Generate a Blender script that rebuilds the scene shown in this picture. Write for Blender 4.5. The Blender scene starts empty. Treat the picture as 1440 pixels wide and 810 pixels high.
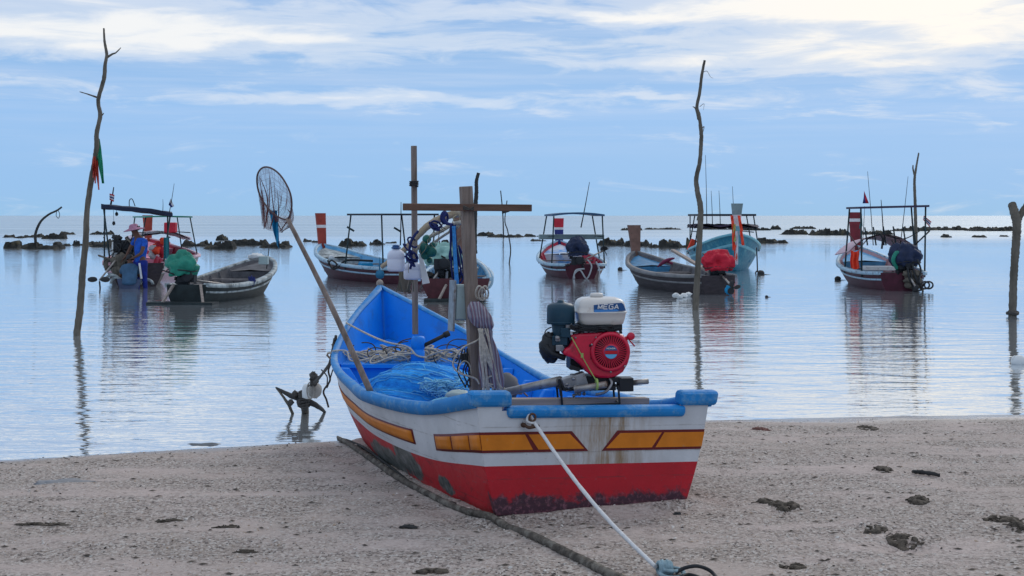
import bpy, bmesh, math, random
import numpy as np
from mathutils import Vector, Matrix, noise, Euler
R = math.radians; PI = math.pi
F = 2000.0; CH = 1.75; HY = 303.0          # focal length in photo pixels, eye height, horizon row
S = bpy.context.scene
C = S.collection

# ---------------------------------------------------------------- camera, sky, sun, exposure
cd = bpy.data.cameras.new('camera'); cam = bpy.data.objects.new('camera', cd); C.objects.link(cam)
cam.location = (0, 0, CH); cam.rotation_euler = (R(90), 0, 0)
cd.sensor_width = 36; cd.lens = 36 * F / 1440; cd.shift_y = -102 / 1440
cd.clip_start = 0.1; cd.clip_end = 20000
S.camera = cam
S.view_settings.view_transform = 'Standard'; S.view_settings.look = 'None'
S.view_settings.gamma = 1; S.view_settings.use_curve_mapping = False
S.view_settings.exposure = 0.0
SUN_AZ, SUN_EL = R(28), R(32)              # hazy sun, ahead and to the right
w = bpy.data.worlds.new('World'); S.world = w; w.use_nodes = True
nt = w.node_tree; nt.nodes.clear()

class NT:
    def __init__(s, tree): s.t = tree
    def n(s, typ, **kw):
        nd = s.t.nodes.new(typ)
        for k, v in kw.items(): setattr(nd, k, v)
        return nd
    def link(s, a, b): s.t.links.new(a, b)
    def m(s, op, a, b=None, c=None, clamp=False):
        nd = s.n('ShaderNodeMath', operation=op, use_clamp=clamp)
        for i, v in enumerate((a, b, c)):
            if v is None: continue
            if isinstance(v, (int, float)): nd.inputs[i].default_value = v
            else: s.link(v, nd.inputs[i])
        return nd.outputs[0]
    def mix(s, f, a, b, blend='MIX'):
        nd = s.n('ShaderNodeMix', data_type='RGBA', blend_type=blend)
        for sock, v in ((nd.inputs[0], f), (nd.inputs[6], a), (nd.inputs[7], b)):
            if isinstance(v, (int, float)): sock.default_value = v
            elif isinstance(v, (tuple, list)): sock.default_value = (*v[:3], 1)
            else: s.link(v, sock)
        return nd.outputs[2]
    def ramp(s, f, stops, interp='LINEAR'):
        nd = s.n('ShaderNodeValToRGB'); cr = nd.color_ramp; cr.interpolation = interp
        while len(cr.elements) < len(stops): cr.elements.new(0.5)
        for e, (p, c) in zip(cr.elements, stops):
            e.position = p; e.color = (*c, 1) if isinstance(c, tuple) else (c, c, c, 1)
        s.link(f, nd.inputs[0]); return nd.outputs[0]
    def noise(s, vec, scale, detail=4, rough=.5, dist=0):
        nd = s.n('ShaderNodeTexNoise'); nd.inputs['Scale'].default_value = scale
        nd.inputs['Detail'].default_value = detail; nd.inputs['Roughness'].default_value = rough
        nd.inputs['Distortion'].default_value = dist
        if vec is not None: s.link(vec, nd.inputs['Vector'])
        return nd.outputs[0]
    def mapping(s, vec, scale=(1, 1, 1), loc=(0, 0, 0), rot=(0, 0, 0)):
        nd = s.n('ShaderNodeMapping'); nd.inputs['Scale'].default_value = scale
        nd.inputs['Location'].default_value = loc; nd.inputs['Rotation'].default_value = rot
        s.link(vec, nd.inputs['Vector']); return nd.outputs[0]
    def comb(s, x, y, z):
        nd = s.n('ShaderNodeCombineXYZ')
        for i, v in enumerate((x, y, z)):
            if isinstance(v, (int, float)): nd.inputs[i].default_value = v
            else: s.link(v, nd.inputs[i])
        return nd.outputs[0]

W = NT(nt)
tc = W.n('ShaderNodeTexCoord'); sep = W.n('ShaderNodeSeparateXYZ'); W.link(tc.outputs['Generated'], sep.inputs[0])
az = W.m('ARCTAN2', sep.outputs[0], sep.outputs[1]); el = W.m('ARCSINE', sep.outputs[2])
av = W.comb(az, el, 0.0)
wn = W.noise(W.mapping(av, (9, 40, 1)), 1.0, 5, .55)
wz = W.m('MULTIPLY', W.m('SUBTRACT', wn, .5), .030)
wx = W.m('MULTIPLY', W.m('SUBTRACT', W.noise(W.mapping(av, (7, 28, 1), (5, 3, 0)), 1.0, 3), .5), .16)
azw = W.m('ADD', az, wx); elw = W.m('ADD', el, wz)
def blob(px, py, wpx, hpx, A):
    a = W.m('DIVIDE', W.m('SUBTRACT', azw, (px - 720) / F), wpx / F)
    e = W.m('DIVIDE', W.m('SUBTRACT', elw, (HY - py) / F), hpx / F)
    r = W.m('ADD', W.m('MULTIPLY', a, a), W.m('MULTIPLY', e, e))
    return W.m('MULTIPLY', W.m('EXPONENT', W.m('MULTIPLY', r, -1.0)), A)
D = None
for b in [(720, -5, 1300, 30, .18), (720, 55, 1100, 40, .10), (150, 78, 260, 8, .45), (90, 52, 300, 22, .95), (330, 66, 200, 12, .6), (60, 128, 260, 9, .30), (230, 90, 240, 10, .30), (60, 12, 150, 10, .75), (330, 30, 260, 16, .35), (560, 140, 260, 10, .72), (700, 152, 90, 8, .5),
          (880, 22, 330, 13, .70), (560, 60, 220, 10, .30), (860, 90, 200, 14, .30), (1280, 22, 300, 34, 1.05), (1140, 78, 190, 20, .95), (1250, 104, 130, 12, .7), (960, 136, 60, 5, .55),
          (1400, 60, 120, 22, .7), (1200, 140, 240, 18, .28), (320, -60, 700, 36, .55), (1250, -70, 500, 50, .9)]:
    v = blob(*b); D = v if D is None else W.m('ADD', D, v)
fib = W.noise(W.mapping(av, (12, 66, 1), (2, 1, 0), (0, 0, R(2))), 1.0, 9, .62, .6)
hi = W.ramp(el, [(.0, 0.0), (.17, 0.0), (.35, .62), (1.0, .72)])
D = W.m('ADD', D, hi)
cm = W.m('ADD', D, W.m('MULTIPLY', W.m('SUBTRACT', fib, .5), 1.8))
cm = W.ramp(W.m('MULTIPLY', cm, .7), [(.06, 0.0), (.36, .42), (.82, 1.0)], 'EASE')
base = W.ramp(W.m('DIVIDE', el, .16, clamp=True), [(0.0, (.345, .59, .87)), (.12, (.335, .58, .91)), (.45, (.335, .575, .93)), (.75, (.31, .53, .86)), (1.0, (.30, .50, .84))])
streak = W.noise(W.mapping(av, (5, 120, 1), (7, 1, 0)), 1.0, 6, .6)
sm = W.m('MULTIPLY', W.ramp(el, [(.03, 0.0), (.09, 1.0)]), W.ramp(streak, [(.42, 0.0), (.72, .5)]))
base = W.mix(sm, base, (.56, .70, .93))
ccol = W.mix(W.ramp(az, [(.0, 0.0), (.25, 1.0)]), (.95, .965, .98), (1.03, .99, .93))
csky = W.mix(cm, base, ccol)
bgc = W.n('ShaderNodeBackground'); W.link(csky, bgc.inputs[0]); bgc.inputs[1].default_value = 1.0
sky = W.n('ShaderNodeTexSky', sky_type='NISHITA'); sky.sun_disc = False; sky.sun_elevation = SUN_EL
sky.sun_rotation = SUN_AZ; sky.dust_density = 3; sky.air_density = 1.2
bgs = W.n('ShaderNodeBackground'); W.link(sky.outputs[0], bgs.inputs[0]); bgs.inputs[1].default_value = .05
ms = W.n('ShaderNodeMixShader'); ms.inputs[0].default_value = .93
W.link(bgs.outputs[0], ms.inputs[1]); W.link(bgc.outputs[0], ms.inputs[2])
wo = W.n('ShaderNodeOutputWorld'); W.link(ms.outputs[0], wo.inputs[0])

sl = bpy.data.lights.new('sun', 'SUN'); sl.energy = 0.9; sl.angle = R(25); sl.color = (1, .93, .84)
so = bpy.data.objects.new('sun', sl); C.objects.link(so)
sd = Vector((math.sin(SUN_AZ) * math.cos(SUN_EL), math.cos(SUN_AZ) * math.cos(SUN_EL), math.sin(SUN_EL)))
so.rotation_euler = sd.to_track_quat('Z', 'Y').to_euler(); so.location = sd * 50

# ---------------------------------------------------------------- helpers
def P(px, py, Y): return Vector(((px - 720) * Y / F, Y, CH - (py - HY) * Y / F))
def G(px, py, z=0.0):
    Y = F * (CH - z) / (py - HY); return Vector(((px - 720) * Y / F, Y, z))
XF = {}
def crv(pts, n=40, closed=False):
    pts = [Vector(p) for p in pts]; N = len(pts); out = []
    segs = N if closed else N - 1
    per = max(1, n // segs)
    for i in range(segs):
        if closed: p0, p1, p2, p3 = pts[i - 1], pts[i], pts[(i + 1) % N], pts[(i + 2) % N]
        else: p0, p1, p2, p3 = pts[max(i - 1, 0)], pts[i], pts[i + 1], pts[min(i + 2, N - 1)]
        for k in range(per):
            t = k / per
            out.append(.5 * ((2 * p1) + (p2 - p0) * t + (2 * p0 - 5 * p1 + 4 * p2 - p3) * t * t + (3 * p1 - p0 - 3 * p2 + p3) * t ** 3))
    if not closed: out.append(pts[-1])
    return out

class MB:
    def __init__(s): s.v = []; s.f = []; s.mi = []; s.sm = []; s.cur = 0
    def add(s, vs, fs, smooth=True, mi=None):
        o = len(s.v); s.v += [Vector(p) for p in vs]
        for f in fs: s.f.append([o + i for i in f]); s.mi.append(s.cur if mi is None else mi); s.sm.append(smooth)
        return s
    def box(s, c, d, rot=None, mi=None):
        c = Vector(c); h = [x / 2 for x in d]
        vs = [Vector((x * h[0], y * h[1], z * h[2])) for x in (-1, 1) for y in (-1, 1) for z in (-1, 1)]
        if rot is not None:
            if not isinstance(rot, Matrix): rot = Euler(rot).to_matrix()
            vs = [rot @ p for p in vs]
        return s.add([c + p for p in vs], [(0, 1, 3, 2), (4, 6, 7, 5), (0, 4, 5, 1), (2, 3, 7, 6), (0, 2, 6, 4), (1, 5, 7, 3)], False, mi)
    def beam(s, a, b, w_, h_, up=(0, 0, 1), taper=1.0, mi=None):
        a, b = Vector(a), Vector(b); d = (b - a).normalized(); x = d.cross(Vector(up))
        if x.length < 1e-4: x = d.cross(Vector((0, 1, 0)))
        x.normalize(); y = x.cross(d).normalized(); vs = []
        for p, k in ((a, 1.0), (b, taper)):
            for sx, sy in ((-1, -1), (1, -1), (1, 1), (-1, 1)): vs.append(p + x * sx * w_ / 2 * k + y * sy * h_ / 2 * k)
        return s.add(vs, [(3, 2, 1, 0), (4, 5, 6, 7), (0, 1, 5, 4), (1, 2, 6, 5), (2, 3, 7, 6), (3, 0, 4, 7)], False, mi)
    def tube(s, pts, r, n=8, closed=False, mi=None, wob=0, seed=0):
        pts = [Vector(p) for p in pts]; N = len(pts); vs = []
        rr = r if isinstance(r, (list, tuple)) else None
        up = None; rnd = random.Random(seed)
        for i, p in enumerate(pts):
            if closed: d = pts[(i + 1) % N] - pts[i - 1]
            else: d = pts[min(i + 1, N - 1)] - pts[max(i - 1, 0)]
            if d.length < 1e-9: d = Vector((0, 0, 1))
            d.normalize()
            if up is None: up = d.orthogonal().normalized()
            else:
                up = up - d * up.dot(d)
                up = up.normalized() if up.length > 1e-6 else d.orthogonal().normalized()
            sd_ = d.cross(up)
            if rr is None: ri = r
            else:
                t = i / max(N - 1, 1) * (len(rr) - 1); k = min(int(t), len(rr) - 2); ri = rr[k] + (rr[k + 1] - rr[k]) * (t - k)
            for j in range(n):
                a = 2 * PI * j / n; q = ri * (1 + (rnd.uniform(-wob, wob) if wob else 0))
                vs.append(p + up * math.cos(a) * q + sd_ * math.sin(a) * q)
        fs = []
        for i in range(N if closed else N - 1):
            for j in range(n):
                a = i * n + j; b = i * n + (j + 1) % n; c = ((i + 1) % N) * n
                fs.append((a, b, c + (j + 1) % n, c + j))
        s.add(vs, fs, True, mi)
        if not closed:
            o = len(s.v) - len(vs)
            s.f.append([o + j for j in range(n)][::-1]); s.mi.append(s.cur if mi is None else mi); s.sm.append(False)
            s.f.append([o + (N - 1) * n + j for j in range(n)]); s.mi.append(s.cur if mi is None else mi); s.sm.append(False)
        return s
    def lathe(s, prof, c=(0, 0, 0), axis=(0, 0, 1), n=24, mi=None, sx=1, sy=1):
        ax = Vector(axis).normalized(); q = Vector((0, 0, 1)).rotation_difference(ax); c = Vector(c); vs = []
        for r, z in prof:
            for j in range(n):
                a = 2 * PI * j / n; vs.append(c + q @ Vector((math.cos(a) * r * sx, math.sin(a) * r * sy, z)))
        fs = [(i * n + j, i * n + (j + 1) % n, (i + 1) * n + (j + 1) % n, (i + 1) * n + j) for i in range(len(prof) - 1) for j in range(n)]
        fs.append(tuple(range(n))[::-1]); fs.append(tuple((len(prof) - 1) * n + j for j in range(n)))
        return s.add(vs, fs, True, mi)
    def grid(s, rows, smooth=True, mi=None, closeu=False):
        n = len(rows[0]); vs = [p for r in rows for p in r]; fs = []
        for i in range(len(rows) - 1):
            for j in range(n if closeu else n - 1):
                fs.append((i * n + j, i * n + (j + 1) % n, (i + 1) * n + (j + 1) % n, (i + 1) * n + j))
        return s.add(vs, fs, smooth, mi)
    def prism(s, poly, dvec, mi=None, smooth=False):
        n = len(poly); d = Vector(dvec); vs = [Vector(p) for p in poly] + [Vector(p) + d for p in poly]
        fs = [tuple(range(n)), tuple(range(2 * n - 1, n - 1, -1))] + [(i, i + n, (i + 1) % n + n, (i + 1) % n) for i in range(n)]
        return s.add(vs, fs, smooth, mi)
    def blob(s, c, r, amp=.15, fr=2.0, seed=0, nu=20, nv=12, mi=None, sq=1.0, flat=None):
        c = Vector(c); vs = []; so_ = Vector((seed * 7.3, seed * 3.1, seed * 1.7))
        def pw(x): return math.copysign(abs(x) ** sq, x)
        for i in range(nv + 1):
            th = PI * i / nv
            for j in range(nu):
                ph = 2 * PI * j / nu
                d = Vector((pw(math.sin(th)) * pw(math.cos(ph)), pw(math.sin(th)) * pw(math.sin(ph)), pw(math.cos(th))))
                k = 1 + amp * noise.noise(d * fr + so_) * 2 + amp * .5 * noise.noise(d * fr * 2.7 + so_) * 2
                p = Vector((d.x * r[0], d.y * r[1], d.z * r[2])) * k
                if flat is not None and p.z < flat: p.z = flat
                vs.append(c + p)
        fs = [(i * nu + j, (i + 1) * nu + j, (i + 1) * nu + (j + 1) % nu, i * nu + (j + 1) % nu) for i in range(nv) for j in range(nu)]
        return s.add(vs, fs, True, mi)
    def build(s, name, mats, parent=None, world=False, origin=None, bevel=0, subsurf=0, fix=True):
        me = bpy.data.meshes.new(name); vs = s.v
        o = bpy.data.objects.new(name, me); C.objects.link(o)
        if parent is not None:
            o.parent = parent
            if world:
                inv = XF[parent.name].inverted(); vs = [inv @ p for p in vs]
                XF[o.name] = XF[parent.name]
        elif origin is not None:
            og = Vector(origin); vs = [p - og for p in vs]; o.location = og; XF[o.name] = Matrix.Translation(og)
        else: XF[o.name] = Matrix.Identity(4)
        me.from_pydata([tuple(p) for p in vs], [], s.f)
        if not isinstance(mats, (list, tuple)): mats = [mats]
        for m_ in mats: me.materials.append(m_)
        me.polygons.foreach_set('material_index', s.mi); me.polygons.foreach_set('use_smooth', s.sm)
        me.update()
        if fix:
            bm = bmesh.new(); bm.from_mesh(me)
            bmesh.ops.remove_doubles(bm, verts=bm.verts, dist=1e-5)
            bmesh.ops.recalc_face_normals(bm, faces=bm.faces); bm.to_mesh(me); bm.free()
        if bevel:
            b = o.modifiers.new('bevel', 'BEVEL'); b.width = bevel; b.segments = 2; b.limit_method = 'ANGLE'; b.angle_limit = R(50)
        if subsurf:
            b = o.modifiers.new('sub', 'SUBSURF'); b.levels = subsurf; b.render_levels = subsurf
        return o

def tag(o, label, cat, group=None, kind=None):
    o['label'] = label
    if cat: o['category'] = cat
    if group: o['group'] = group
    if kind: o['kind'] = kind
    return o
def struct(o): o['kind'] = 'structure'; return o
def thing(name, label, cat, loc=(0, 0, 0), rot=(0, 0, 0), group=None):
    o = bpy.data.objects.new(name, None); C.objects.link(o); o.location = loc; o.rotation_euler = rot
    o.empty_display_size = .1
    XF[o.name] = Matrix.Translation(Vector(loc)) @ Euler(rot).to_matrix().to_4x4()
    return tag(o, label, cat, group)

def mat(name, col, rough=.6, metal=0, var=.18, scale=6, bump=0.0, bscale=40, col2=None, f2=(.5, .62), sc=(1, 1, 1), coat=0, spec=.3, dirt=None, dirts=3, dirtr=(.55, .7)):
    m_ = bpy.data.materials.new(name); m_.use_nodes = True; T = NT(m_.node_tree)
    bs = m_.node_tree.nodes['Principled BSDF']
    t = T.n('ShaderNodeTexCoord').outputs['Object']; t = T.mapping(t, sc)
    n1 = T.noise(t, scale, 6, .6)
    lo = tuple(c * (1 - var) for c in col); hi_ = tuple(min(1, c * (1 + var)) for c in col)
    c = T.ramp(n1, [(.3, lo), (.7, hi_)])
    if col2 is not None:
        n2 = T.noise(t, scale * .6, 8, .65)
        c = T.mix(T.ramp(n2, [(f2[0], 0.0), (f2[1], 1.0)]), c, col2)
    if dirt is not None:
        n3 = T.noise(t, dirts, 8, .7)
        c = T.mix(T.ramp(n3, [(dirtr[0], 0.0), (dirtr[1], 1.0)]), c, dirt)
    T.link(c, bs.inputs['Base Color'])
    bs.inputs['Roughness'].default_value = rough; bs.inputs['Metallic'].default_value = metal
    bs.inputs['Specular IOR Level'].default_value = spec; bs.inputs['Coat Weight'].default_value = coat
    if bump:
        bn = T.n('ShaderNodeBump'); bn.inputs['Strength'].default_value = 1; bn.inputs['Distance'].default_value = bump
        T.link(T.noise(t, bscale, 6, .6), bn.inputs['Height']); T.link(bn.outputs[0], bs.inputs['Normal'])
    return m_
def bsdf(m_): return m_.node_tree.nodes['Principled BSDF']

# ---------------------------------------------------------------- materials
m_wood = mat('wood_grey', (.225, .18, .155), .75, scale=5, sc=(6, 6, .6), var=.35, bump=.003, bscale=18, dirt=(.09, .065, .05), dirtr=(.5, .75))
m_woodx = mat('wood_brown', (.13, .075, .055), .75, scale=5, sc=(.7, 6, 6), var=.35, bump=.003, bscale=18)
m_plank = mat('wood_pale', (.30, .25, .22), .75, scale=4, sc=(.6, 8, 8), var=.3, bump=.002, bscale=20)
m_stick = mat('stick_bark', (.12, .105, .085), .85, scale=8, sc=(1, 1, .25), var=.45, bump=.012, bscale=14, dirt=(.05, .045, .04), dirts=5)
m_stickd = mat('stick_dark', (.035, .035, .035), .85, var=.3, bump=.004)
m_blue = mat('boat_blue', (.002, .225, .78), .5, var=.12, scale=3, bump=.002, bscale=14, dirt=(.03, .12, .34), dirts=5, dirtr=(.52, .78))
m_blueg = mat('gunwale_blue', (.010, .20, .52), .55, var=.14, scale=5, bump=.004, bscale=18, dirt=(.16, .33, .50), dirts=13, dirtr=(.50, .70))  # pale blotches: scuffed, worn paint plus highlights painted into the colour
m_org = mat('panel_orange', (.60, .18, .010), .55, var=.14, scale=8, bump=.001, dirt=(.40, .22, .10), dirts=16, dirtr=(.60, .74))
m_mar = mat('panel_maroon', (.13, .012, .012), .5, var=.2)
m_rope = mat('rope_pale', (.46, .42, .36), .85, var=.3, scale=60, bump=.002, bscale=150)
m_roped = mat('rope_dark', (.07, .065, .06), .85, var=.4, scale=50, bump=.002, bscale=150)
m_ropeb = mat('rope_blue', (.008, .018, .11), .7, var=.3, scale=60, bump=.002, bscale=150)
m_ropel = mat('rope_bright_blue', (.04, .25, .62), .7, var=.3, scale=60, bump=.002, bscale=150)
m_black = mat('black_metal', (.018, .02, .024), .45, var=.3, metal=.2)
m_blk2 = mat('black_rubber', (.025, .027, .03), .6, var=.3)
m_teal = mat('filter_dark_blue', (.010, .045, .075), .4, var=.2, dirt=(.04, .06, .07))
m_redp = mat('engine_red', (.56, .001, .035), .36, var=.16, coat=.15, spec=.5, dirt=(.12, .01, .015), dirts=11, dirtr=(.54, .74), bump=.0006, bscale=60)
m_redd = mat('engine_red_dark', (.035, .003, .008), .5)
m_cream = mat('tank_cream', (.60, .575, .54), .35, var=.06, coat=.2, dirt=(.30, .19, .13), dirts=7, dirtr=(.55, .78))
m_metal = mat('dull_metal', (.28, .28, .29), .42, metal=.75, var=.3, scale=20, dirt=(.13, .08, .05), dirts=14)
m_pipe = mat('pipe_metal', (.33, .31, .29), .45, metal=.6, var=.3, scale=12, dirt=(.20, .13, .09), dirts=10)
m_label = mat('label_blue', (.015, .075, .22), .35, var=.05)
m_labl = mat('label_light_blue', (.05, .22, .55), .35, var=.05)
m_white = mat('white_paint', (.72, .72, .72), .5, var=.06)
m_foam = mat('white_foam', (.66, .68, .68), .7, var=.08, dirt=(.35, .33, .28), dirts=12)
m_greybox = mat('grey_plastic', (.33, .42, .42), .45, var=.08, dirt=(.2, .22, .22), dirts=10)
m_netb = mat('net_blue', (.02, .30, .95), .8, var=.35, scale=10, sc=(1.5, 4, 4), bump=.010, bscale=26)
m_netl = mat('net_pale_blue', (.20, .50, .72), .8, var=.3, scale=20, bump=.01, bscale=40)
m_green = mat('tarp_green', (.015, .20, .14), .5, var=.2, bump=.01, bscale=5)
m_pgreen = mat('tarp_pale_green', (.24, .42, .38), .6, var=.25, bump=.012, bscale=6)
m_redc = mat('cloth_red', (.50, .012, .035), .7, var=.2, bump=.012, bscale=7)
m_navy = mat('cover_navy', (.008, .018, .055), .55, var=.3, bump=.012, bscale=5)
m_cyan = mat('cloth_cyan', (.01, .26, .50), .7, var=.2)
m_orange = mat('cloth_orange', (.80, .07, .03), .65, var=.2)
m_pink = mat('cloth_pink', (.62, .25, .33), .7, var=.15)
m_rust = mat('rust', (.09, .05, .035), .85, var=.5, bump=.004)
m_skin = mat('skin', (.12, .058, .038), .6, var=.1)
m_rock = mat('reef_rock', (.028, .030, .028), .9, var=.6, scale=3, bump=.25, bscale=3.0, col2=(.10, .085, .05), f2=(.54, .66))
m_weed = mat('seaweed', (.085, .070, .055), .9, var=.6, scale=30, bump=.01, bscale=60)
m_jug = mat('jug_white', (.62, .66, .78), .35, var=.05)

def bmat(name, low, side, wl=.0, up=None, upz=10):
    return mat(name, side, .5, var=.2, scale=3, dirt=low, dirts=2.2, dirtr=(.45, .75), bump=.004, bscale=10)

# ---------------------------------------------------------------- beach
SX = [-40, -3.68, -2.5, -1.43, -.6, .6, 1.72, 3.0, 4.5, 40]; SY = [6.5, 10.15, 10.62, 11.0, 11.35, 11.8, 12.15, 12.35, 12.5, 15.0]
def shore(x): return float(np.interp(x, SX, SY))
rs = random.Random(4)
bumps = []                                      # mounds and hollows: x, y, radius x, radius y, height
def gp(px, py, z=.2): g = G(px, py, z); return g.x, g.y
for px, py, rx, ry, h in [(1105, 720, .12, .10, -.03), (1225, 742, .13, .10, .035), (1268, 772, .15, .12, -.05), (1115, 801, .09, .09, -.03), (1415, 725, .25, .1, .03),
                          (1290, 705, .15, .12, .02), (345, 777, .12, .1, -.02), (240, 733, .3, .12, -.02), (60, 742, .4, .1, -.025), (1430, 746, .12, .1, .03),
                          (600, 805, .2, .12, -.02), (90, 680, .35, .18, .025), (80, 760, .3, .15, .02), (350, 640, .3, .2, .015), (1180, 690, .35, .2, .015), (930, 740, .3, .15, -.015)]:
    x, y = gp(px, py); bumps.append((x, y, rx, ry, h))
for i in range(230):
    bumps.append((rs.uniform(-4, 4.6), rs.uniform(5, 11), rs.uniform(.03, .10), rs.uniform(.03, .09), rs.uniform(-.020, .010)))
def sandz(x, y, fine=True):
    d = shore(x) - y + .05 * noise.noise(Vector((x * 1.3, y * 1.3, 0))) + .02 * noise.noise(Vector((x * 6, y * 6, 3)))
    if d < 0: return max(-.09 * -d * 1.0, -1.6) if d > -20 else -1.6
    k_ = min(1, max(0, (x - 1.0) / 2)); z = .165 * (1 - math.exp(-d / (1.2 + .9 * k_))) + .0105 * min(d, 30)
    if fine:
        k = min(1, d / .5)
        z += k * (.018 * noise.noise(Vector((x * 1.1, y * 2.0, 1))) + .006 * noise.noise(Vector((x * 4, y * 7, 2))) + .004 * noise.noise(Vector((x * 14, y * 22, 5))))
        u_ = -(x - .421) * math.sin(.368) + (y - 7.444) * math.cos(.368); v_ = (x - .421) * math.cos(.368) + (y - 7.444) * math.sin(.368)
        du = max(-u_, u_ - 3.6, 0); dv = max(abs(v_) - (.545 if u_ < 2.6 else .545 - (u_ - 2.6) * .3), 0); dd = math.hypot(du, dv)
        if dd < .4: z += (.022 * math.exp(-((dd - .05) / .055) ** 2) - .012 * math.exp(-((dd - .20) / .07) ** 2)) * (1 + .8 * noise.noise(Vector((x * 5, y * 5, 8))))
        for bx, by, rx, ry, h in bumps:
            dx = (x - bx) / rx; dy = (y - by) / ry
            if abs(dx) < 2.2 and abs(dy) < 2.2: z += h * k * math.exp(-(dx * dx + dy * dy))
    return z
xs = [-400, -150, -60, -30, -15, -8, -5.5] + list(np.arange(-4.7, 5.2, .035)) + [6, 9, 16, 30, 60, 150, 400]
ys = [-60, -20, -5, 0, 2, 3.4, 4.3] + list(np.arange(4.9, 12.9, .03)) + [13.5, 15, 18, 24, 34, 60, 140, 400, 1200, 7000]
b = MB(); b.grid([[(x * (1 if y < 500 else 20), y, sandz(x, y)) for x in xs] for y in ys])
m_sand = bpy.data.materials.new('sand'); m_sand.use_nodes = True; T = NT(m_sand.node_tree); bs = bsdf(m_sand)
pos = T.n('ShaderNodeNewGeometry').outputs['Position']; sp = T.n('ShaderNodeSeparateXYZ'); T.link(pos, sp.inputs[0])
g1 = T.noise(pos, 110, 3, .7); g2 = T.noise(T.mapping(pos, (1, 1.6, 1)), 34, 5, .7); g3 = T.noise(T.mapping(pos, (.6, 1.4, 1)), 2.2, 4, .6)
vo = T.n('ShaderNodeTexVoronoi'); vo.inputs['Scale'].default_value = 1; T.link(T.mapping(pos, (88, 66, 20)), vo.inputs['Vector'])
c = T.ramp(g2, [(.34, (.10, .080, .068)), (.46, (.385, .315, .275)), (.68, (.62, .53, .475))])
c = T.mix(T.m('MULTIPLY', T.ramp(g1, [(.54, 0.0), (.68, 1.0)]), .55), c, (.66, .60, .54))
c = T.mix(T.m('MULTIPLY', T.ramp(g1, [(.30, 1.0), (.42, 0.0)]), .7), c, (.09, .07, .06))
smooth_zone = T.ramp(g3, [(.45, 0.0), (.60, 1.0)])
c = T.mix(T.m('MULTIPLY', smooth_zone, .62), c, (.46, .375, .345))
c = T.mix(T.m('MULTIPLY', T.ramp(T.noise(pos, .9, 3), [(.4, 0.0), (.7, 1.0)]), .35), c, (.30, .25, .20))
wet = T.m('SUBTRACT', 1.0, T.m('DIVIDE', T.m('ADD', sp.outputs[2], T.m('MULTIPLY', g3, -.05)), .045, clamp=True))
vs_ = T.n('ShaderNodeSeparateColor'); T.link(vo.outputs['Color'], vs_.inputs[0])
c = T.mix(T.m('MULTIPLY', T.ramp(vs_.outputs[0], [(.0, 1.0), (.16, .9), (.22, 0.0)]), T.m('SUBTRACT', .75, T.m('MULTIPLY', smooth_zone, .62))), c, (.07, .055, .05))
c = T.mix(T.m('MULTIPLY', T.ramp(vs_.outputs[1], [(.78, 0.0), (.84, 1.0)]), T.m('SUBTRACT', .75, T.m('MULTIPLY', smooth_zone, .62))), c, (.66, .61, .56))
c = T.mix(T.m('MULTIPLY', wet, .6), c, (.11, .095, .09))
T.link(c, bs.inputs['Base Color'])
T.link(T.m('SUBTRACT', .92, T.m('MULTIPLY', wet, .70)), bs.inputs['Roughness'])
bn = T.n('ShaderNodeBump'); bn.inputs['Distance'].default_value = .022
hgt = T.m('ADD', T.m('MULTIPLY', g2, 1.0), T.m('MULTIPLY', g1, .45))
T.link(hgt, bn.inputs['Height']); T.link(T.m('SUBTRACT', 1.0, T.m('MAXIMUM', T.m('MULTIPLY', smooth_zone, .5), T.m('MULTIPLY', wet, .8))), bn.inputs['Strength']); T.link(bn.outputs[0], bs.inputs['Normal'])
struct(b.build('ground', m_sand, fix=False))

# shells and grit scattered over the beach: nobody could count them
b = MB(); rs = random.Random(11)
for i in range(15000):
    Y = 5.6 + 6.4 * rs.random() ** 1.1; X = rs.uniform(-.40, .40) * Y
    if Y > shore(X) - .12: continue
    if noise.noise(Vector((X * 1.2, Y * 1.6, 9))) < rs.uniform(-.6, .35): continue
    r = rs.uniform(.0025, .0075) * (1 if rs.random() < .94 else 1.9); z = sandz(X, Y)
    a = rs.uniform(0, PI); q = Euler((rs.uniform(-.5, .5), rs.uniform(-.5, .5), a)).to_matrix()
    pts = [Vector((X, Y, z + r * .3)) + q @ Vector(p) for p in ((r, 0, 0), (0, r * rs.uniform(.4, .9), 0), (-r, 0, 0), (0, -r * rs.uniform(.4, .9), 0), (0, 0, r * .45))]
    b.add(pts, [(0, 1, 4), (1, 2, 4), (2, 3, 4), (3, 0, 4)], False, rs.choice((0, 0, 0, 1, 1, 2)))
tag(b.build('shell_grit', [mat('shell_white', (.62, .58, .53), .6), mat('shell_tan', (.40, .30, .22), .7), mat('grit_dark', (.055, .045, .04), .8)], fix=False),
    'broken shells and dark grit strewn over the grey sand', 'shells', kind='stuff')

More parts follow.
